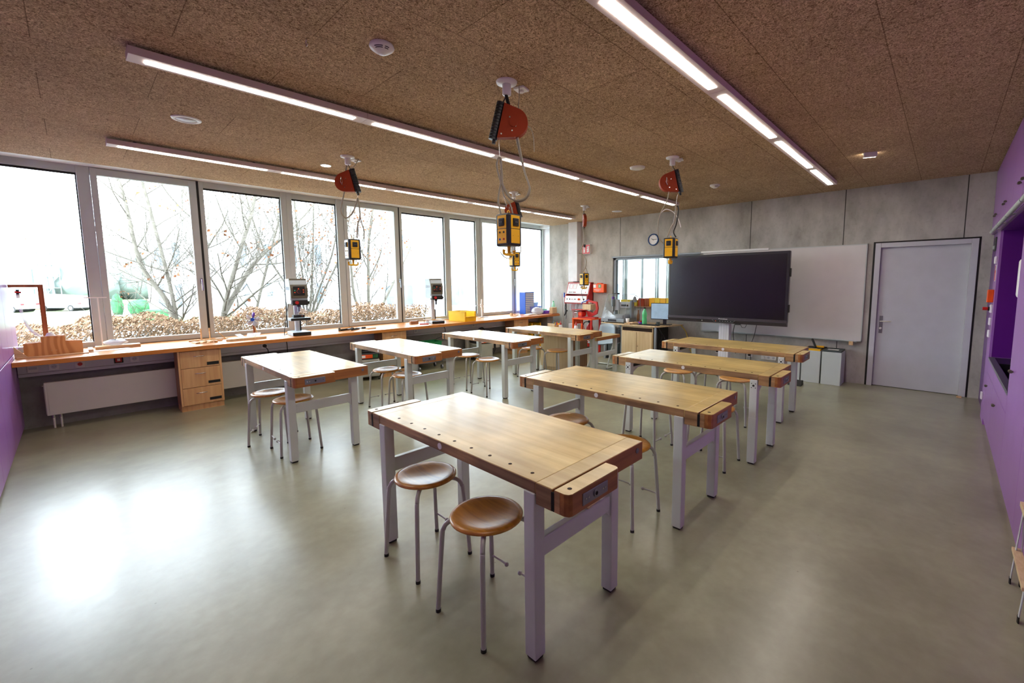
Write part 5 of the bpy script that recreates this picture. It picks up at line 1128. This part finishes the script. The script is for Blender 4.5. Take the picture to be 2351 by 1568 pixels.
MB().box(4.90, 6.25, -.90, YR-.045, .60, .61, 'black_hole').box(4.90, 4.905, -.90, YR-.045, .60, .75, 'screen_frame').box(6.245, 6.25, -.90, YR-.045, .60, .75, 'screen_frame').box(4.9, 6.25, YR-.05, YR-.045, .6, .75, 'screen_frame').build('basin', t)
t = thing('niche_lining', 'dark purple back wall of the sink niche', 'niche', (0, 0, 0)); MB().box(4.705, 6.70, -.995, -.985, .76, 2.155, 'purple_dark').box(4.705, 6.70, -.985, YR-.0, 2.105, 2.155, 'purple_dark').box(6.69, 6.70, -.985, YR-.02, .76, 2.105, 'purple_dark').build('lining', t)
t = thing('soap_dispenser', 'rounded white dispenser on the side of the sink niche', 'dispenser', (4.76, YR-.10, 1.45))
MB().box(0, .10, -.10, .10, 0, .30, 'white_plastic', .03, 4).build('case', t)
t = thing('towel_rail', 'grey round rail running along the purple wall below the overhead cupboards', 'rail', (0, 0, 0))
MB().cyl((3.0, -.345, 2.135), (7.22, -.345, 2.13), .018, 'grey_box', n=16).build('rail', t)
b = MB()
for x in (3.4, 4.4, 5.4, 6.2, 6.9): b.cyl((x, -.345, 2.13), (x, YR, 2.14), .007, 'grey_box', n=8); b.cyl((x-.006, -.345, 2.132), (x+.006, -.345, 2.132), .0195, 'machine_grey', n=16)
b.build('rail_bracket', t)
def sw(z, name, label, cat, m='white_plastic', h=.04, d=.02, x=6.86, wx=.04):
    t = thing(name, label, cat, (x, YR, z)); MB().box(-wx, wx, .0, d, -h, h, m, .006).build('plate', t); return t
sw(1.80, 'light_switch', 'white switch highest on the purple upright panel', 'switch')
sw(1.66, 'warning_sign', 'orange and red notice sheet on the purple upright panel', 'sign', 'paper', .09, .004)
MB().box(-.03, .03, .004, .006, -.08, .03, 'orange').box(-.012, .012, .006, .008, .0, .08, 'red').build('print', bpy.data.objects['warning_sign'])
t = sw(1.41, 'orange_box', 'orange alarm box on the purple upright panel', 'alarm box', 'orange', .07, .05)
t = sw(1.27, 'emergency_stop_switch', 'white switch box with a protruding red emergency button', 'emergency stop', 'white_plastic', .045, .02); MB().cyl((0, .02, 0), (0, .075, 0), .018, 'red').cyl((0, .02, 0), (0, .035, 0), .022, 'gasket').build('button', t)
sw(1.13, 'light_switch', 'white double switch below the red emergency button', 'switch'); sw(.995, 'wall_socket', 'white socket lowest but one on the purple upright panel', 'socket'); sw(.27, 'wall_socket', 'white socket near the floor on the purple upright panel', 'socket', x=6.98)
t = thing('door_closer', 'dark grey mechanism box at the top of the recess right of the door', 'mechanism', (7.55, -.415, 1.93)); MB().box(-.12, .12, 0, .02, 0, .16, 'dark_plastic', .006).box(-.10, .06, .0, .03, .02, .06, 'grey_box', .004).build('box', t)
# step stool at the right edge
t = thing('step_stool', 'white and beige folding step stool at the right edge of the photo', 'step stool', (2.88, -.364, 0), R(0))
t.scale = (1, .27, 1)
for x in (-.0, .36):
    MB().tube([(x, .06, .02), (x, -.02, .42)], .012, 'light_grey_plastic', 8).tube([(x, -.07, .02), (x, -.03, .42)], .012, 'light_grey_plastic', 8).build('side_frame', t)
MB().box(-.03, .39, -.06, .075, .17, .19, 'beech_pale', .004).build('lower_step', t); MB().box(-.03, .39, -.07, .03, .42, .445, 'beech_pale', .004).build('upper_step', t)
for x in (0, .36):
    for y in (.062, -.07): MB().cyl((x, y, 0), (x, y, .03), .016, 'gasket').build('foot', t)
# cupboards behind the camera (left edge of the photo)
for k in range(6):
    y0 = 4.8+.5*k
    t = thing('purple_cupboard', 'glossy purple cupboard at the left edge of the photo, ' + ['farthest from the windows', 'second from the room side', 'third from the room side', 'third from the windows', 'second from the windows', 'right at the windows'][k], 'cupboard', (XW, y0, 0), 0, 'purple cupboards at the left edge')
    MB().box(-.5, -.021, .001, .499 if k < 5 else .10, 0, H-.01, 'purple').box(-.5, -.021, .10, .499, .83, H-.01, 'purple').build('carcass', t)
    o = MB().box(-.02, 0, .003, .497 if k < 5 else .105, .04, .86, 'purple', .001).build('lower_door', t); MB().box(-.02, 0, .003, .497, .875, 2.2, 'purple', .001).box(-.02, 0, .003, .497, 2.205, H-.012, 'purple', .001).build('upper_door', t)
    MB().box(-.02, -.012, .41, .49, .862, .873, 'gasket').build('grip_gap', t)
t = thing('purple_cupboard', 'wide glossy purple cupboard front beside the camera, outside the photo', 'cupboard', (XW, -.99, 0), 0, 'purple cupboards at the left edge')
MB().box(-.5, 0, .0, 5.78, 0, H-.01, 'purple').build('carcass', t)

# ================================================================== OUTSIDE
GZ = -1.3
b = MB(); b.box(-150, 250, 8.2, 600, GZ-.5, GZ, 'grass'); o = b.build('lawn_ground'); o['kind'] = 'structure'
b = MB(); b.box(-150, 250, 22, 21.9, GZ, GZ+.01, 'asphalt'); 
o = MB().prism([(-60, 50), (60, 60), (60, 74), (-60, 66)], 'Z', GZ, GZ+.02, 'asphalt').build('street'); o['kind'] = 'structure'
o = MB().prism([(-14, 12), (40, 9), (50, 20), (20, 40), (-20, 46)], 'Z', GZ, GZ+.015, 'asphalt').build('yard_path'); o['kind'] = 'structure'
# hedge: thin twigs with curled brown leaves
def hedge():
    random.seed(21)
    b = MB()
    for k in range(1500):
        x = random.uniform(-2.2, 5.8); y = random.uniform(9.2, 10.0); p = Vector((x, y, random.uniform(-.3, .4)))
        d = Vector((random.uniform(-.5, .5), random.uniform(-.4, .4), 1)).normalized(); q = p+d*random.uniform(.3, .75)
        q.z = min(q.z, 1.06+.08*math.sin(x*3)+random.uniform(-.1, .05)); b.tube([p, (p+q)/2+Vector((random.uniform(-.05, .05), 0, 0)), q], [.006, .005, .003], 'bark', 3)
    o = b.build('hedge'); tag(o, 'brown winter hedge right outside the windows', 'hedge', kind='stuff')
    b = MB(); vs = []; fs = []
    for k in range(24000):
        c = Vector((random.uniform(-2.4, 5.9), random.uniform(9.15, 10.05), 0)); top = 1.08+.07*math.sin(c.x*3.1)+.05*math.sin(c.x*9); c.z = top-abs(random.gauss(0, .35))-.02
        if c.z < -.6: continue
        a = Vector((random.uniform(-1, 1), random.uniform(-1, 1), random.uniform(-1, 1))).normalized(); e = a.orthogonal().normalized(); s = random.uniform(.013, .027); g = a.cross(e)
        i = len(vs); vs += [c-e*s*1.5, c+g*s*.7+a*s*.3, c+e*s*1.5, c-g*s*.7+a*s*.3]; fs.append((i, i+1, i+2, i+3))
    b._faces(vs, fs, 'hedge_leaf'); o2 = b.build('leaves', o); o2['kind'] = 'stuff'
hedge()
def tree(name, label, base, trunk_pts, r0, seed, depth=4, spread=.6, leaves=60, nb=5, llen=1.5, upb=.25, group='bare trees outside'):
    random.seed(seed); b = MB(); ends = []
    def grow(p, d, ln, r, lev):
        n = 4; pts = [p]; q = p.copy(); dd = d.copy()
        for i in range(n):
            dd = (dd+Vector((random.uniform(-.16, .16), random.uniform(-.16, .16), random.uniform(-.08, .12)+upb*.2))).normalized(); q = q+dd*ln/n; pts.append(q.copy())
        rr = [max(.003, r*(1-.55*i/n)) for i in range(n+1)]; b.tube(pts, rr, 'bark', 6 if lev < 2 else 3)
        ends.append((q.copy(), lev))
        if lev >= depth: return
        for k in range(nb if lev == 0 else (4 if lev < 4 else 3)):
            i = random.randint(1, n); pp = pts[i]; ax = dd.orthogonal().normalized(); ax.rotate(Matrix.Rotation(random.uniform(0, 2*PI), 3, dd))
            nd = (dd*(1-spread*.5)+ax*spread+Vector((0, 0, upb))).normalized(); grow(pp, nd, ln*random.uniform(.55, .8), rr[i]*random.uniform(.5, .8), lev+1)
    for tp in trunk_pts:
        pts = [Vector(base)+Vector(p) for p in tp]; m = len(pts); sm = smooth_pts(pts, 5); rr = [r0*(1-.6*i/(len(sm)-1)) for i in range(len(sm))]; b.tube(sm, rr, 'bark', 9)
        for i in range(4, len(sm), 1):
            if i/len(sm) < .25: continue
            d0 = (sm[i]-sm[i-1]).normalized(); ax = d0.orthogonal().normalized(); ax.rotate(Matrix.Rotation(random.uniform(0, 2*PI), 3, d0))
            if random.random() < .85: grow(sm[i], (ax*spread*1.4+d0*.6+Vector((0, 0, upb))).normalized(), llen*random.uniform(.6, 1.1), rr[i]*.5, 2)
        grow(sm[-1], (sm[-1]-sm[-2]).normalized(), llen*1.1, rr[-1]*.9, 1)
    t = bpy.data.objects.new(name, None); C.objects.link(t); tag(t, label, 'tree', group); t.location = base
    o = b.build('branches'); o.parent = t; o.matrix_parent_inverse = Matrix.Translation(-Vector(base))
    if leaves:
        b = MB(); vs = []; fs = []
        for k in range(leaves):
            e = random.choice(ends)[0]; c0 = e
            for j in range(random.randint(1, 5)):
                c = c0+Vector((random.gauss(0, .07), random.gauss(0, .07), random.gauss(-.04, .06))); a = Vector((random.uniform(-1, 1), random.uniform(-1, 1), random.uniform(-1, 1))).normalized(); ee = a.orthogonal().normalized(); g = a.cross(ee); s = random.uniform(.022, .045)
                i = len(vs); vs += [c-ee*s, c+g*s*.8+a*s*.3, c+ee*s, c-g*s*.8+a*s*.3]; fs.append((i, i+1, i+2, i+3))
        b._faces(vs, fs, 'leaf'); o = b.build('leaves', t); o['kind'] = 'stuff'; o.matrix_parent_inverse = Matrix.Translation(-Vector(base))
    return t
tree('bare_tree', 'bare tree with spreading side branches outside the second window light', (1.30, 10.6, GZ), [[(0, 0, 0), (0, 0, 1.2), (-.02, 0, 2.1), (-.08, 0, 2.9), (-.25, 0, 4.2), (-.45, 0, 5.6)], [(-.02, 0, 2.0), (-.15, 0, 2.6), (-.45, .1, 3.3), (-.60, .1, 4.6), (-.9, .1, 5.6)]], .048, 4, 5, .75, 60, llen=1.25, upb=.1)
tree('bare_tree', 'bare tree leaning right outside the third window light', (1.93, 10.6, GZ), [[(0, 0, 0), (.02, 0, 1.7), (.12, 0, 2.5), (.45, 0, 3.6), (.75, 0, 4.6), (1.05, 0, 6.2)], [(.08, 0, 2.3), (.7, .2, 3.3), (1.4, .3, 4.0)]], .058, 15, 5, .7, 30, llen=1.3, upb=.2)
tree('bare_tree', 'tall bare tree whose trunk stands just right of the black window gap', (1.98, 12.2, GZ), [[(0, 0, 0), (0, 0, 3), (.02, 0, 5), (.05, 0, 7.5)]], .06, 8, 4, .8, 20, llen=1.5)
tree('bare_tree', 'slim bare tree leaning right behind the toy propeller', (2.62, 11.6, GZ), [[(0, 0, 0), (.1, 0, 1.8), (.5, 0, 3.4), (.95, 0, 5.0), (1.2, 0, 6.6)]], .038, 12, 4, .6, 20, llen=1.2)
fan = [[(0, 0, 0), (0, 0, 1.6), (dx*.3, 0, 2.5), (dx, dy, 4.0), (dx*1.5, dy, 6.5)] for dx, dy in ((-.9, .3), (-.45, -.2), (-.1, .1), (.3, .2), (.7, -.2), (1.1, .2))]
tree('bare_tree', 'fan shaped bare tree with many upright stems right of the left drill press', (4.05, 12.0, GZ), fan, .034, 31, 4, .5, 60, llen=1.1, upb=.5)
tree('bare_tree', 'forked bare tree with brown leaves outside the middle window', (5.45, 11.6, GZ), [[(0, 0, 0), (0, 0, 1.6), (-.35, 0, 2.5), (-.45, 0, 4.0), (-.8, 0, 6.0)], [(0, 0, 1.5), (.05, 0, 3.0), (.15, 0, 4.3), (.6, 0, 6.2)], [(0, 0, 1.6), (.6, .2, 2.4), (1.3, .3, 3.5)]], .05, 44, 5, .6, 420, llen=1.25, upb=.3)
# white housing block to the right, narrow-windowed block behind the trees
def block(name, label, P0, ang, s0, s1, top, wins, deep=9, strip=None):
    t = thing(name, label, 'building', (P0[0], P0[1], 0), R(ang)); MB().box(s0, s1, 0, deep, GZ, top, 'render_white').build('wall', t)
    for (a, c, z0, z1, k) in wins:
        f = MB(); f.box(a-.06, a, -.03, .02, z0, z1, 'white_plastic'); f.box(c, c+.06, -.03, .02, z0, z1, 'white_plastic'); f.box(a-.06, c+.06, -.03, .02, z1, z1+.06, 'white_plastic'); f.box(a-.12, c+.12, -.10, .02, z0-.06, z0, 'light_grey_plastic')
        if k: f.box((a+c)/2-.05 if k == 1 else a, (a+c)/2+.05 if k == 1 else c, -.03, .02, z0 if k == 1 else z0+.33, z1 if k == 1 else z0+.42, 'white_plastic')
        fo = f.build('window', t); MB().box(a, c, -.012, .005, z0, z1, 'win_blue').build('pane', fo)
    if strip: MB().box(s0, s1, -.06, 0, strip, strip+.12, 'light_grey_plastic').build('ledge', t)
    return t
wn = []
for fl in (0, 2.93, 5.86):
    wn += [(-4.45, -2.95, .17+fl, 1.43+fl, 1), (-.62, .5, .17+fl, 1.41+fl, 1), (2.16, 2.95, .15+fl, 1.38+fl, 2), (4.70, 5.65, .17+fl, 1.41+fl, 1), (8.2, 9.3, .17+fl, 1.41+fl, 1), (11.5, 12.4, .17+fl, 1.4+fl, 1), (15, 16, .17+fl, 1.4+fl, 1), (19, 20, .17+fl, 1.4+fl, 1)]
block('apartment_building', 'white rendered building with paired windows outside the right windows', (16.42, 22.18), -19, -6.6, 24, 8.9, wn)
wn = [(s, s+.55, z, z+2.0, 0) for z in (-.4, 3.2) for s in (-7.9, -6.6, -4.6, -1.5, .4, 2.5, 4.6)]
block('office_building', 'white building with narrow tall windows behind the bare trees', (11.8, 46.4), -30, -8.6, 12, 9.0, wn)
# building site far left with scaffold
ang = R(-47); t = thing('scaffolded_building', 'unfinished white building with scaffolding far off behind the parked cars', 'building', (-5.5, 117, 0), ang)
MB().box(-6.5, 2.5, 0, 10, GZ-2, 5.2, 'render_white').box(-6.5, 2.7, -.3, 0, 4.9, 5.3, 'light_grey_plastic').build('wall', t)
MB().box(-1.8, 1.3, -.2, .1, 2.0, 4.3, 'win_blue').box(-1.8, 1.3, -.2, .1, -2.5, .9, 'win_blue').build('opening', t)
b = MB()
for x in (2.8, 3.8, 5.0):
    for y in (-.5, .8): b.cyl((x, y, GZ-2), (x, y, 7.6), .09, 'machine_grey', n=6)
for z in (-1, 1, 3, 5, 7): b.box(2.8, 5.0, -.5, .8, z, z+.12, 'machine_grey'); b.tube([(2.8, -.55, z), (5.0, -.55, z+2)], .06, 'machine_grey', 4)
for x in (-6, -4.5, -3, 1): b.cyl((x, -.4, 5), (x, -.4, 7.3), .08, 'machine_grey', n=6)
b.box(-6.5, 2.8, -.5, -.4, 6.4, 6.5, 'light_grey_plastic'); b.build('scaffold', t)
o = MB().sph((0, 0, 0), 1, 'earth', 20, (9, 6, 2.4)).build('earth_mound'); o.location = (-3.6, 84, GZ-.6); tag(o, 'brown heap of earth behind the parked cars', 'earth heap')
def car(x, y, rot, m, label):
    t = thing('parked_car', label, 'car', (x, y, GZ+.02), R(rot), 'parked cars')
    body = [(-2.3, .35), (-2.32, .75), (-2.1, .95), (-1.75, 1.38), (-1.4, 1.48), (.1, 1.46), (.9, 1.02), (1.9, .88), (2.25, .65), (2.3, .35)]
    MB().prism(body, 'Y', -.88, .88, m).build('body', t)
    MB().prism([(-1.65, 1.0), (-1.4, 1.38), (.05, 1.38), (.65, 1.02)], 'Y', -.885, .885, 'win_blue').build('windows', t)
    for xx in (-1.45, 1.45): MB().cyl((xx, -.9, .33), (xx, .9, .33), .33, 'gasket', n=20).cyl((xx, -.91, .33), (xx, .91, .33), .2, 'chrome', n=14).build('wheels', t)
    MB().box(-2.34, -2.2, -.85, -.55, .75, .92, 'red').box(-2.34, -2.2, .55, .85, .75, .92, 'red').build('tail_light', t); return t
car(-.75, 72, 133, 'car_silver', 'silver estate car parked across the street, rear towards the right')
car(-8.4, 80, 133, 'car_dark', 'dark blue parked car partly hidden at the left edge of the window')
car(-4.9, 73.5, 133, 'white_plastic', 'white parked car in front of the dark blue one')
# wooded hill on the horizon
random.seed(2); b = MB(); n = 90; vs = []; fs = []
for i in range(n+1):
    a = R(35+i*75/n); dd = Vector((math.cos(a), math.sin(a), 0)); hh = 20+4*math.sin(i*.11)+1.2*math.sin(i*.7)+random.uniform(-.4, .4)
    for r_, z in ((150, GZ-1), (230, hh*.35), (330, hh*.8), (420, hh+4), (600, GZ-2)): vs.append(dd*r_+Vector((0, 0, z)))
for i in range(n):
    for k in range(4): a = i*5+k; fs.append((a, a+1, a+6, a+5))
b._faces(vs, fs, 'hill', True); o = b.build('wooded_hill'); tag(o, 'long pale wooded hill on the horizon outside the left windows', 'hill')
random.seed(6)
def shrub(x, y, sx, sz, m, label, name='evergreen_shrub'):
    b = MB(); b.sph((0, 0, 0), 1, m, 16, (sx, sx, sz))
    for v in b.bm.verts: v.co *= random.uniform(.86, 1.1)
    o = b.build(name); o.location = (x, y, GZ+sz*.8); return tag(o, label, 'shrub')
shrub(2.7, 58, .45, 1.1, 'evergreen', 'narrow dark conical evergreen across the lawn'); shrub(4.2, 57, .9, .8, 'evergreen', 'round green shrub right of the conical evergreen'); 
o = MB().box(-.7, .7, -.4, .4, 0, 1.0, 'evergreen', .12).build('clipped_hedge'); o.location = (4.1, 44, GZ); o.rotation_euler = (0, 0, R(-47)); tag(o, 'clipped green hedge block behind the first bare tree', 'hedge')
for k, (x, y, s, h) in enumerate(((2, 116, 4.5, 4), (9, 120, 5, 4.5), (18, 112, 5, 4), (28, 118, 5, 5), (-16, 140, 6, 4))):
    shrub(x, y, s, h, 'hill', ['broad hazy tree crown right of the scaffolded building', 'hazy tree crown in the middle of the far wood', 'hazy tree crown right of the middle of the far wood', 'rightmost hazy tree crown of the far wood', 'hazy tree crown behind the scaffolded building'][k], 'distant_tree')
